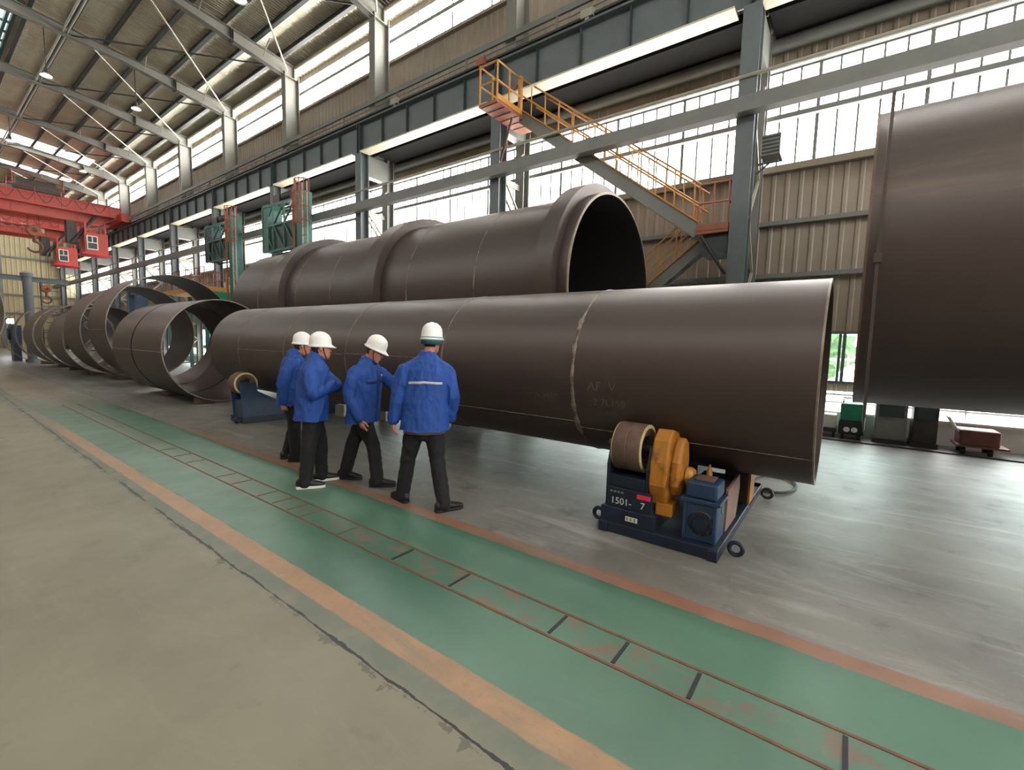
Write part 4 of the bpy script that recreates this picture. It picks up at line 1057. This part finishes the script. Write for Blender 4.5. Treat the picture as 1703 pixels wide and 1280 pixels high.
M['lip'] = mat('lip_skin', (168, 92, 82), 0.5, 0, 0.05, 20)

def loft(mb, secs, seg=20, cap=3):
    # secs: (centre, side vector*half width, front vector*half depth)
    secs = [(V(c), V(a), V(b)) for c, a, b in secs]
    def capsecs(s, t):
        (c, a, b), (c2, _, _) = s, t
        d = (c-c2).normalized(); r = min(a.length, b.length)*0.8
        return [(c+d*r*math.sin(i*PI/2/cap), a*math.cos(i*PI/2/cap*0.96), b*math.cos(i*PI/2/cap*0.96)) for i in range(1, cap+1)]
    full = capsecs(secs[0], secs[1])[::-1]+secs+capsecs(secs[-1], secs[-2])
    rings = [[mb.bm.verts.new(c+a*math.cos(2*PI*k/seg)+b*math.sin(2*PI*k/seg)) for k in range(seg)] for c, a, b in full]
    for i in range(len(rings)-1):
        for k in range(seg): mb.bm.faces.new((rings[i][k], rings[i][(k+1) % seg], rings[i+1][(k+1) % seg], rings[i+1][k]))
    mb.bm.faces.new(rings[0][::-1]); mb.bm.faces.new(rings[-1])

def limb(mb, pts, seg=16):
    # pts: (position, radius) through the joints, resampled so that bends are rounded
    P = [V(p) for p, r in pts]; Rr = [r for p, r in pts]
    out = []
    n = len(P)
    for i in range(n-1):
        p0 = P[max(i-1, 0)]; p1 = P[i]; p2 = P[i+1]; p3 = P[min(i+2, n-1)]
        for k in range(6):
            t = k/6
            c = 0.5*((2*p1)+(p2-p0)*t+(2*p0-5*p1+4*p2-p3)*t*t+(3*p1-p0-3*p2+p3)*t**3)
            out.append((c*0.5+p1.lerp(p2, t)*0.5, Rr[i]+(Rr[i+1]-Rr[i])*t))
    out.append((P[-1], Rr[-1]))
    secs = []; u = None
    for i, (c, r) in enumerate(out):
        d = (out[min(i+1, len(out)-1)][0]-out[max(i-1, 0)][0]).normalized()
        if u is None: u = d.orthogonal().normalized()
        w = d.cross(u).normalized(); u = w.cross(d).normalized()
        secs.append((c, w*r, u*r))
    loft(mb, secs, seg)

def fuse(mb, voxel, smooth=3):
    # one continuous skin out of the overlapping lofts
    bmesh.ops.recalc_face_normals(mb.bm, faces=mb.bm.faces)
    me = bpy.data.meshes.new('tmp'); mb.bm.to_mesh(me); mb.bm.free()
    ob = bpy.data.objects.new('tmp', me); COL.objects.link(ob)
    r = ob.modifiers.new('r', 'REMESH'); r.mode = 'VOXEL'; r.voxel_size = voxel
    s = ob.modifiers.new('s', 'SMOOTH'); s.iterations = smooth; s.factor = 0.5
    dg = bpy.context.evaluated_depsgraph_get(); dg.update()
    m2 = bpy.data.meshes.new_from_object(ob.evaluated_get(dg))
    bpy.data.objects.remove(ob); bpy.data.meshes.remove(me)
    o = MB(); o.bm.from_mesh(m2); bpy.data.meshes.remove(m2)
    return o

def wrinkle(mb, amp, f=7.0, stretch=(1, 1, 0.45), seed=0.0):
    mb.bm.normal_update()
    mv = []
    for v in mb.bm.verts:
        p = V((v.co.x*stretch[0]*f+seed, v.co.y*stretch[1]*f, v.co.z*stretch[2]*f))
        n = noise.noise(p)+0.5*noise.noise(p*2.3+V((5, 1, 2)))
        n = 1-2*abs(n) if n < 0.4 else 0.2
        mv.append((v, v.normal*amp*n))
    for v, d in mv: v.co += d

def hand(mb, wrist, direc, normal, thumb, curl, spread=0.12, size=1.0, point=False):
    d = V(direc).normalized(); n = V(normal); n = (n-d*n.dot(d)).normalized(); t = V(thumb); t = (t-d*t.dot(d)-n*t.dot(n)).normalized()
    w = V(wrist); s = size
    loft(mb, [(w-d*0.02, t*0.026*s, n*0.020*s), (w+d*0.02*s, t*0.032*s, n*0.019*s), (w+d*0.06*s, t*0.042*s, n*0.016*s), (w+d*0.085*s, t*0.041*s, n*0.013*s)], 14)
    for i, (o, L) in enumerate(((0.032, 0.072), (0.011, 0.080), (-0.011, 0.074), (-0.031, 0.058))):
        base = w+d*(0.078-0.004*abs(i-1.3))*s+t*o*s
        c = curl*(0.25 if point and i == 0 else 1.0)
        dd = (d+t*(spread*(1.4-i)*0.55)).normalized(); ang = 0.25*c
        pts = [(base, 0.0092*s)]; p = base
        for seg_, f in enumerate((0.45, 0.32, 0.23)):
            ang += c*(0.35, 0.55, 0.45)[seg_]
            p = p+(dd*math.cos(ang)+n*math.sin(ang))*L*f*s
            pts.append((p, (0.0088, 0.0082, 0.0070)[seg_]*s))
        limb(mb, pts, 10)
    b = w+d*0.022*s+t*0.026*s
    p1 = b+(t*0.75+d*0.62+n*0.25*curl).normalized()*0.040*s; p2 = p1+(t*0.35+d*0.85+n*0.35*curl).normalized()*0.030*s; p3 = p2+(t*0.05+d*0.9+n*0.45*curl).normalized()*0.024*s
    limb(mb, [(b, 0.014*s), (p1, 0.0115*s), (p2, 0.0098*s), (p3, 0.0078*s)], 10)

HSEC = [(0.0, .080, .005, .026), (.06, .090, .022, .042), (.14, .093, .045, .054), (.25, .094, .066, .063), (.38, .093, .086, .070), (.5, .089, .098, .0745), (.62, .093, .103, .077), (.74, .089, .103, .076), (.86, .070, .088, .064), (.95, .042, .056, .040), (1.0, .012, .018, .012)]
def head_point(t, phi, k=1.0):
    for i in range(len(HSEC)-1):
        a, b = HSEC[i], HSEC[i+1]
        if a[0] <= t <= b[0]:
            u = (t-a[0])/(b[0]-a[0]); f, bk, w = (a[j]+(b[j]-a[j])*u for j in (1, 2, 3)); break
    c, s = math.cos(phi), math.sin(phi)
    x = (f if c > 0 else bk)*math.copysign(abs(c)**0.85, c); y = w*math.copysign(abs(s)**0.85, s)
    return V((x*k, y*k, 0.235*t))

def person(lb, base, J):
    bx_, by_ = base
    L = math.hypot(bx_, by_); dh = V((bx_/L, by_/L, 0)); sh = V((dh.y, -dh.x, 0)); B = V((bx_, by_, 0))
    T = lambda p: B+sh*p[0]+dh*p[1]+V((0, 0, p[2]))
    D_ = lambda p: sh*p[0]+dh*p[1]+V((0, 0, p[2] if len(p) > 2 else 0))
    t = thing('person', lb, 'person', (bx_, by_, 0))
    Z = V((0, 0, 1))
    fv = D_(J['face']).normalized(); rv = fv.cross(Z)         # rv: the person's right
    pel = T(J['pelvis']); nk = T(J['neck'])
    # clothes first, so that trims can be laid on them
    jk = MB()
    hem = J.get('hem', 0.80); zs = J.get('sh_z', 1.38)
    def axis(z):
        u = (z-pel.z)/(nk.z-pel.z); c = pel.lerp(nk, u); return V((c.x, c.y, z))
    secs = [(hem-.05, .228, .168), (hem+.10, .222, .162), (hem+.22, .215, .158), (zs-.28, .215, .158), (zs-.14, .218, .155), (zs-.03, .222, .135), (zs+.03, .186, .108), (zs+.07, .130, .088), (zs+.10, .085, .078)]
    k = J.get('bulk', 1.0)
    loft(jk, [(axis(z), rv*w*k, fv*dp*k) for z, w, dp in secs], 28, 2)
    c0 = axis(zs+.07); c1 = V((nk.x, nk.y, zs+.10))
    loft(jk, [(c0, rv*.088, fv*.085), (c1, rv*.070, fv*.068)], 20, 1)
    for sd in ('R', 'L'):
        s_, e_, w_ = (T(p) for p in J['arm'+sd])
        root = s_.lerp(axis(s_.z-0.03), 0.35)
        limb(jk, [(root, .060*k), (s_-Z*.032, .064*k), (s_.lerp(e_, .5), .071*k), (e_, .064*k), (e_.lerp(w_, .55), .057*k), (w_.lerp(e_, .04), .049*k)], 18)
    jk = fuse(jk, 0.011, 4); wrinkle(jk, 0.013, 9.0, (1, 1, 0.45), J['seed']); wrinkle(jk, 0.0045, 20.0, (1, 1, 0.6), J['seed']+3)
    g_ = [v for v in jk.bm.verts if v.co.z < hem+.03 and (V((v.co.x, v.co.y, 0))-V((axis(hem).x, axis(hem).y, 0))).length < .30]
    for v in g_:                                               # straight hem with a slight flare
        if v.co.z < hem: v.co.z = hem+0.004*math.sin(v.co.x*40)+0.003*math.sin(v.co.y*53)
    vs_ = [v.co.copy() for v in jk.bm.verts]; jk.bm.verts.index_update(); fs_ = [[v.index for v in f.verts] for f in jk.bm.faces]
    bvh = BVHTree.FromPolygons(vs_, fs_)
    jo = jk.build('jacket', M['jacket'], t, ang=180)
    # turned-down collar
    cm = MB(); n = 28; cr = []
    for r, zz in ((.070, .112), (.079, .122), (.100, .096), (.112, .070)):
        cr.append([cm.bm.verts.new(V((nk.x, nk.y, 0)).lerp(V((axis(zs+.08).x, axis(zs+.08).y, 0)), (.122-zz)*8)+Z*(zs+zz-.012)+rv*(r*math.sin(.16+(2*PI-.32)*k_/n))+fv*(r*math.cos(.16+(2*PI-.32)*k_/n))) for k_ in range(n+1)])
    for i in range(3):
        for k_ in range(n): cm.bm.faces.new((cr[i][k_], cr[i][k_+1], cr[i+1][k_+1], cr[i+1][k_]))
    co = cm.build('collar', M['jacket_trim'], t, ang=180); s_m = co.modifiers.new('thick', 'SOLIDIFY'); s_m.thickness = 0.005
    def decal(name, m, grid, direc, lift=0.004, parent=jo):
        # cloth trim laid onto the jacket: grid of world points cast along direc
        mb = MB(); rows = []
        for row in grid:
            r = []
            for p in row:
                h = bvh.ray_cast(p-direc*0.5, direc)
                r.append(mb.bm.verts.new((h[0] if h[0] else p)-direc*lift))
            rows.append(r)
        for i in range(len(rows)-1):
            for j in range(len(rows[0])-1): mb.bm.faces.new((rows[i][j], rows[i][j+1], rows[i+1][j+1], rows[i+1][j]))
        o = mb.build(name, m, None, ang=180); mw = o.location.copy()
        o.parent = parent; o.location = mw-V(t.location)-V(parent.location)
        s = o.modifiers.new('thick', 'SOLIDIFY'); s.thickness = 0.003; s.offset = 0
        return o
    if 'stripe' in J:
        z = J['stripe']; n = 26
        decal('reflective_stripe', M['reflective'], [[axis(z)+rv*(-.165+.33*i/n)+Z*(dz-0.012*abs(i/n-.5)*2) for i in range(n+1)] for dz in (-.012, 0, .012)], fv)
    if J.get('front'):
        n = 24
        decal('placket', M['jacket_trim'], [[axis(hem+.02+(zs-hem-.02)*i/n)+rv*o for o in (-.02, 0, .02)] for i in range(n+1)], -fv, 0.007)
        for o in (.11, -.10):
            decal('pocket_flap', M['jacket_trim'], [[axis(zs-.155+dz)+rv*(o-.055+.11*i/6) for i in range(7)] for dz in (0, .02, .04)], -fv, 0.008)
        decal('chest_badge', M['reflective'], [[axis(zs-.085+dz)+rv*(-.11-.028+.056*i/4) for i in range(5)] for dz in (0, .012, .024)], -fv, 0.006)
    # trousers
    tr = MB()
    loft(tr, [(pel+Z*(-.17), rv*.15, fv*.115), (pel+Z*(-.08), rv*.185, fv*.135), (pel+Z*.04, rv*.180, fv*.135), (pel+Z*.12, rv*.165, fv*.125)], 24, 2)
    for sd, sg in (('R', 1), ('L', -1)):
        kn, an = (T(p) for p in J['leg'+sd])
        hp = pel+rv*.088*sg+Z*(-.07)
        limb(tr, [(hp, .105), (hp.lerp(kn, .45), .094), (kn, .074), (kn.lerp(an, .5), .071), (an.lerp(kn, .02), .066), (an-Z*0.02, .066)], 18)
    tr = fuse(tr, 0.011, 5); wrinkle(tr, 0.008, 8.0, (1, 1, 0.8), J['seed']+9); tr.build('trousers', M['trousers'], t, ang=180)
    if 'shirt' in J:
        m = MB(); loft(m, [(axis(J['shirt']), rv*.21, fv*.155), (axis(hem+.04), rv*.21, fv*.15)], 28, 1)
        for v in m.bm.verts: v.co.z = max(v.co.z, J['shirt'])
        m.build('shirt_hem', M['shirt'], t, ang=180)
    # body: one skin from feet to crown, hidden under the clothes where the photo hides it
    bd = MB()
    zsb = zs
    loft(bd, [(pel+Z*(-.10), rv*.13, fv*.09), (axis(pel.z+.1), rv*.135, fv*.10), (axis(zsb-.25), rv*.145, fv*.105), (axis(zsb-.08), rv*.14, fv*.095), (axis(zsb+.0), rv*.10, fv*.07), (axis(zsb+.06), rv*.06, fv*.06)], 20, 2)
    for sd, sg in (('R', 1), ('L', -1)):
        kn, an = (T(p) for p in J['leg'+sd]); hp = pel+rv*.088*sg+Z*(-.07)
        limb(bd, [(hp, .078), (kn, .052), (kn.lerp(an, .35), .052), (an, .038)], 12)
        fd = D_(J['foot'+sd]).normalized(); limb(bd, [(an, .036), (an+fd*.06-Z*.02, .034), (an+fd*.14-Z*.035, .026)], 12)
        s_, e_, w_ = (T(p) for p in J['arm'+sd]); root = s_.lerp(axis(s_.z-0.03), 0.5)
        limb(bd, [(root-Z*.045, .036), (s_-Z*.05, .036), (e_, .036), (e_.lerp(w_, .5), .033), (w_, .027)], 12)
        hd = J['hand'+sd]
        hand(bd, w_, D_(hd[0]), D_(hd[1]), D_(hd[2]), hd[3], point=len(hd) > 4)
    # head
    hf = D_(J['hface']).normalized(); pitch = J.get('pitch', 0.0)
    hr = hf.cross(Z)
    hx = (hf*math.cos(pitch)-Z*math.sin(pitch)); hz = (Z*math.cos(pitch)+hf*math.sin(pitch))
    O = T(J['chin'])-hx*0.03                                       # base of the head axis at chin height
    HP = lambda p: O+hx*p.x+(-hr)*p.y+hz*p.z
    rings = []; ns = 28
    for a in [i/18 for i in range(19)]:
        rings.append([bd.bm.verts.new(HP(head_point(a, 2*PI*k_/ns))) for k_ in range(ns)])
    for i in range(18):
        for k_ in range(ns): bd.bm.faces.new((rings[i][k_], rings[i][(k_+1) % ns], rings[i+1][(k_+1) % ns], rings[i+1][k_]))
    bd.bm.faces.new(rings[0][::-1]); bd.bm.faces.new(rings[-1])
    limb(bd, [(axis(zsb+.0), .060), (axis(zsb+.06).lerp(HP(V((-.02, 0, .06))), .5), .056), (HP(V((-.02, 0, .07))), .056)], 16)
    # nose, brow, cheeks, chin, ears
    loft(bd, [(HP(V((.088, 0, .128))), hr*.009, hz*.012), (HP(V((.100, 0, .108))), hr*.012, hz*.013), (HP(V((.108, 0, .092))), hr*.016, hz*.012)], 12)
    for s in (-1, 1):
        loft(bd, [(HP(V((.086, s*.012, .142))), hz*.007, hx*.008), (HP(V((.074, s*.048, .140))), hz*.006, hx*.008)], 10)
        loft(bd, [(HP(V((.068, s*.040, .100))), hr*.016, hz*.014), (HP(V((.074, s*.030, .088))), hr*.014, hz*.012)], 10)
        loft(bd, [(HP(V((-.012, s*.079, .135))), hx*.016, hr*.007), (HP(V((-.012, s*.083, .118))), hx*.018, hr*.008), (HP(V((-.008, s*.078, .094))), hx*.010, hr*.006)], 12)
    loft(bd, [(HP(V((.094, -.018, .058))), hz*.006, hx*.006), (HP(V((.099, 0, .059))), hz*.008, hx*.006), (HP(V((.094, .018, .058))), hz*.006, hx*.006)], 10)
    bd = fuse(bd, 0.0052, 2); bo = bd.build('body', M['skin'], t, ang=180)
    m = MB()
    for s in (-1, 1): m.lathe([(0, -.0085), (.006, -.006), (.0085, 0), (.006, .006), (0, .0085)], HP(V((.081, s*.031, .124))), 'z', 12)
    split(m, 'eye', M['black'], t, True)
    m = MB(); loft(m, [(HP(V((.099, -.020, .056))), hz*.004, hx*.004), (HP(V((.1035, 0, .056))), hz*.005, hx*.004), (HP(V((.099, .020, .056))), hz*.004, hx*.004)], 10); m.build('mouth', M['lip'], t, ang=180)
    # short black hair round the back and sides
    m = MB(); hrings = []; n = 26
    for i in range(11):
        tt = .30+.50*i/10
        ph0 = (1.72 if tt > .5 else 1.95)
        hrings.append([m.bm.verts.new(HP(head_point(tt, ph0+(2*PI-2*ph0)*k_/n, 1.045)+V((0, 0, 0)))) for k_ in range(n+1)])
    for i in range(10):
        for k_ in range(n): m.bm.faces.new((hrings[i][k_], hrings[i][k_+1], hrings[i+1][k_+1], hrings[i+1][k_]))
    ho = m.build('hair', M['hair'], t, ang=180); s = ho.modifiers.new('thick', 'SOLIDIFY'); s.thickness = 0.010; s.offset = -1
    # hard hat
    m = MB(); ns = 40; hc = 0.158
    tilt = J.get('hat', 0.0)
    def hp_(r, h, ph, peak=0.0):
        x = r*.118*math.cos(ph)-0.006; y = r*.099*math.sin(ph)
        if math.cos(ph) > 0: x += peak*math.cos(ph)**3
        hh = h-(0.25*peak*max(0, math.cos(ph))**3)+x*tilt
        return HP(V((x, y, hc+hh)))
    prof = [(1.11, -.012, .040), (1.12, -.006, .042), (1.05, .004, .018), (1.02, .020, 0), (1.0, .055, 0), (.93, .095, 0), (.78, .124, 0), (.52, .144, 0), (.24, .153, 0)]
    inner = [(r*.965-.01, h-.006, p*.9) for r, h, p in prof]
    rr = [[m.bm.verts.new(hp_(r, h, 2*PI*k_/ns, p)) for k_ in range(ns)] for r, h, p in prof]
    ri = [[m.bm.verts.new(hp_(r, h, 2*PI*k_/ns, p)) for k_ in range(ns)] for r, h, p in inner]
    for R_ in (rr, ri):
        for i in range(len(R_)-1):
            for k_ in range(ns): m.bm.faces.new((R_[i][k_], R_[i][(k_+1) % ns], R_[i+1][(k_+1) % ns], R_[i+1][k_]))
        m.bm.faces.new(R_[-1])
    for k_ in range(ns): m.bm.faces.new((rr[0][k_], rr[0][(k_+1) % ns], ri[0][(k_+1) % ns], ri[0][k_]))
    he = m.build('hard_hat', M['helmet'], t, ang=50)
    m = MB()
    for yy in (-.035, 0, .035):
        pts = []
        for i in range(13):
            a = -1.25+2.5*i/12
            pts.append(HP(V((.113*math.sin(a)-.006, yy*math.cos(a*.8), hc+.050+.104*math.cos(a)-abs(yy)*.22+.113*math.sin(a)*tilt))))
        m.path(pts, .0075, 8)
    split(m, 'ridge', M['helmet'], he if False else t, True)
    m = MB()
    for s in (-1, 1): m.path([HP(V((.012, s*.086, .150))), HP(V((.022, s*.082, .09))), HP(V((.045, s*.058, .025))), HP(V((.062, s*.012, -.004))), HP(V((.064, 0, -.006)))], .0045, 6)
    m.build('chin_strap', M['strap'] if J.get('redstrap') else M['black'], t)
    if J.get('tealcap'):
        m = MB(); n = 30; R_ = []
        for r, h in ((1.07, .012), (1.07, -.015), (.99, -.062)):
            R_.append([m.bm.verts.new(hp_(r*.99, h, 1.2+(2*PI-2.4)*k_/n)) for k_ in range(n+1)])
        for i in range(2):
            for k_ in range(n): m.bm.faces.new((R_[i][k_], R_[i][k_+1], R_[i+1][k_+1], R_[i+1][k_]))
        o = m.build('neck_cloth', M['tealcap'], t, ang=180); s = o.modifiers.new('thick', 'SOLIDIFY'); s.thickness = .004
    # shoes
    for sd in ('R', 'L'):
        kn, an = (T(p) for p in J['leg'+sd]); fd = D_(J['foot'+sd]).normalized(); fs2 = fd.cross(Z); lift = J.get('heel'+sd, 0.0)
        m = MB(); g0 = V((an.x, an.y, an.z-.075))
        secs = [(-.075, .030, .050, .050), (-.05, .040, .056, .056), (0, .042, .058, .058), (.05, .044, .046, .046), (.11, .048, .036, .036), (.16, .046, .029, .029), (.195, .034, .023, .023)]
        loft(m, [(g0+fd*x+Z*(h*.98+0.014), fs2*w, Z*h*.95) for x, w, h, _ in secs], 18, 2)
        for v in m.bm.verts:
            if v.co.z < g0.z+0.014: v.co.z = g0.z+0.014
        so = m.build('shoe', M['shoe'], t, ang=70)
        m = MB(); n = 9
        outline = [(-.095, .018), (-.085, .034), (-.05, .043), (0, .044), (.06, .047), (.12, .051), (.17, .047), (.20, .034), (.213, .014)]
        ring = [g0+fd*x+fs2*w for x, w in outline]+[g0+fd*x-fs2*w for x, w in outline[::-1]]
        nn = len(ring); m._add(ring+[p+Z*.028 for p in ring], [tuple(range(nn)), tuple(range(nn, 2*nn))]+[(i, (i+1) % nn, nn+(i+1) % nn, nn+i) for i in range(nn)])
        m.build('sole', M['sole'] if J.get('whitesole') else M['black'], t, False, 0.004)
    return t

person('rightmost worker, back turned, pale stripe across the shoulders of his blue jacket', (3.105, 3.37), dict(
    seed=1.3, face=(0.10, 1, 0), pelvis=(0.0, 0, 0.94), neck=(0.02, 0.02, 1.53), sh_z=1.43, hem=0.80, stripe=1.285, shirt=0.768, bulk=1.05, tealcap=True,
    armL=((-0.20, 0.0, 1.415), (-0.262, 0.0, 1.14), (-0.312, 0.02, 0.875)), armR=((0.21, 0.0, 1.415), (0.268, -0.02, 1.14), (0.252, 0.08, 0.885)),
    handL=((-0.05, 0.05, -1), (0.9, 0.2, 0), (0.2, 1, 0), 0.7), handR=((-0.05, 0.15, -1), (-0.9, 0.2, 0), (0.0, 1, 0.1), 0.7),
    legL=((-0.165, 0.10, 0.49), (-0.225, 0.17, 0.075)), legR=((0.125, -0.04, 0.49), (0.19, -0.17, 0.075)), footL=(-0.5, 0.8), footR=(0.85, 0.35),
    hface=(0.55, 0.83, 0), pitch=0.06, chin=(0.075, 0.06, 1.555), hat=0.03))
person('worker leaning to touch the pipe, head bowed, other hand hanging with finger extended', (3.19, 4.475), dict(
    seed=4.1, bulk=1.0, face=(0.80, -0.50, 0), pelvis=(-0.02, 0, 0.90), neck=(0.03, 0.0, 1.47), sh_z=1.345, hem=0.74, front=True,
    armR=((-0.125, -0.155, 1.34), (-0.165, -0.20, 1.045), (-0.055, -0.25, 0.795)), armL=((0.14, 0.135, 1.34), (0.30, 0.30, 1.15), (0.435, 0.46, 1.22)),
    handR=((0.28, -0.05, -1), (0.7, 0.6, 0.2), (0.6, -0.6, 0.1), 0.65, 1), handL=((0.6, 0.75, 0.08), (0.3, -0.1, -0.9), (-0.7, 0.6, 0.1), 0.25),
    legR=((0.085, -0.10, 0.47), (0.13, -0.20, 0.075)), legL=((-0.14, 0.08, 0.47), (-0.235, 0.20, 0.075)), footR=(1, -0.12), footL=(0.55, -0.25),
    hface=(0.93, -0.30, 0), pitch=0.42, chin=(0.085, -0.03, 1.43), hat=0.0))
person('worker with folded arms in white soled shoes, in front of another worker', (2.75, 4.84), dict(
    seed=7.7, bulk=1.04, face=(0.95, 0.12, 0), pelvis=(-0.01, 0, 0.93), neck=(0.03, 0, 1.475), sh_z=1.365, hem=0.77, whitesole=True, redstrap=True,
    armR=((-0.025, -0.185, 1.35), (0.0, -0.25, 1.08), (0.215, -0.02, 1.17)), armL=((0.02, 0.195, 1.35), (0.255, 0.13, 1.13), (0.15, -0.14, 1.14)),
    handR=((0.25, 0.9, 0.1), (-0.5, 0, -0.5), (0.3, -0.1, 1), 0.5), handL=((-0.75, -0.30, -0.05), (-0.2, 0.7, -0.2), (0.1, 0, 1), 0.4),
    legR=((-0.045, -0.12, 0.48), (-0.09, -0.11, 0.075)), legL=((0.075, 0.12, 0.48), (0.085, 0.13, 0.075)), footR=(1, -0.05), footL=(0.95, 0.1),
    hface=(0.97, 0.10, 0), pitch=0.0, chin=(0.125, 0.01, 1.445), hat=-0.02))
person('leftmost worker, half hidden behind the one with folded arms, hand low at his side', (3.135, 6.06), dict(
    seed=11.2, face=(0.90, 0.20, 0), pelvis=(0.0, 0, 0.93), neck=(0.05, 0, 1.48), sh_z=1.375, hem=0.78,
    armR=((0.0, -0.19, 1.36), (-0.10, -0.225, 1.07), (-0.095, -0.20, 0.83)), armL=((0.06, 0.19, 1.36), (0.10, 0.24, 1.07), (0.18, 0.22, 0.84)),
    handR=((0.15, 0.05, -1), (0.1, 1, 0), (0.9, -0.1, 0.1), 0.8), handL=((0.15, 0.0, -1), (0.2, -1, 0), (0.9, 0, 0), 0.5),
    legR=((0.03, -0.10, 0.48), (0.04, -0.11, 0.075)), legL=((0.03, 0.10, 0.48), (-0.06, 0.13, 0.075)), footR=(0.9, -0.2), footL=(0.85, 0.3),
    hface=(0.95, 0.05, 0), pitch=0.05, chin=(0.175, 0.0, 1.45), hat=-0.02))
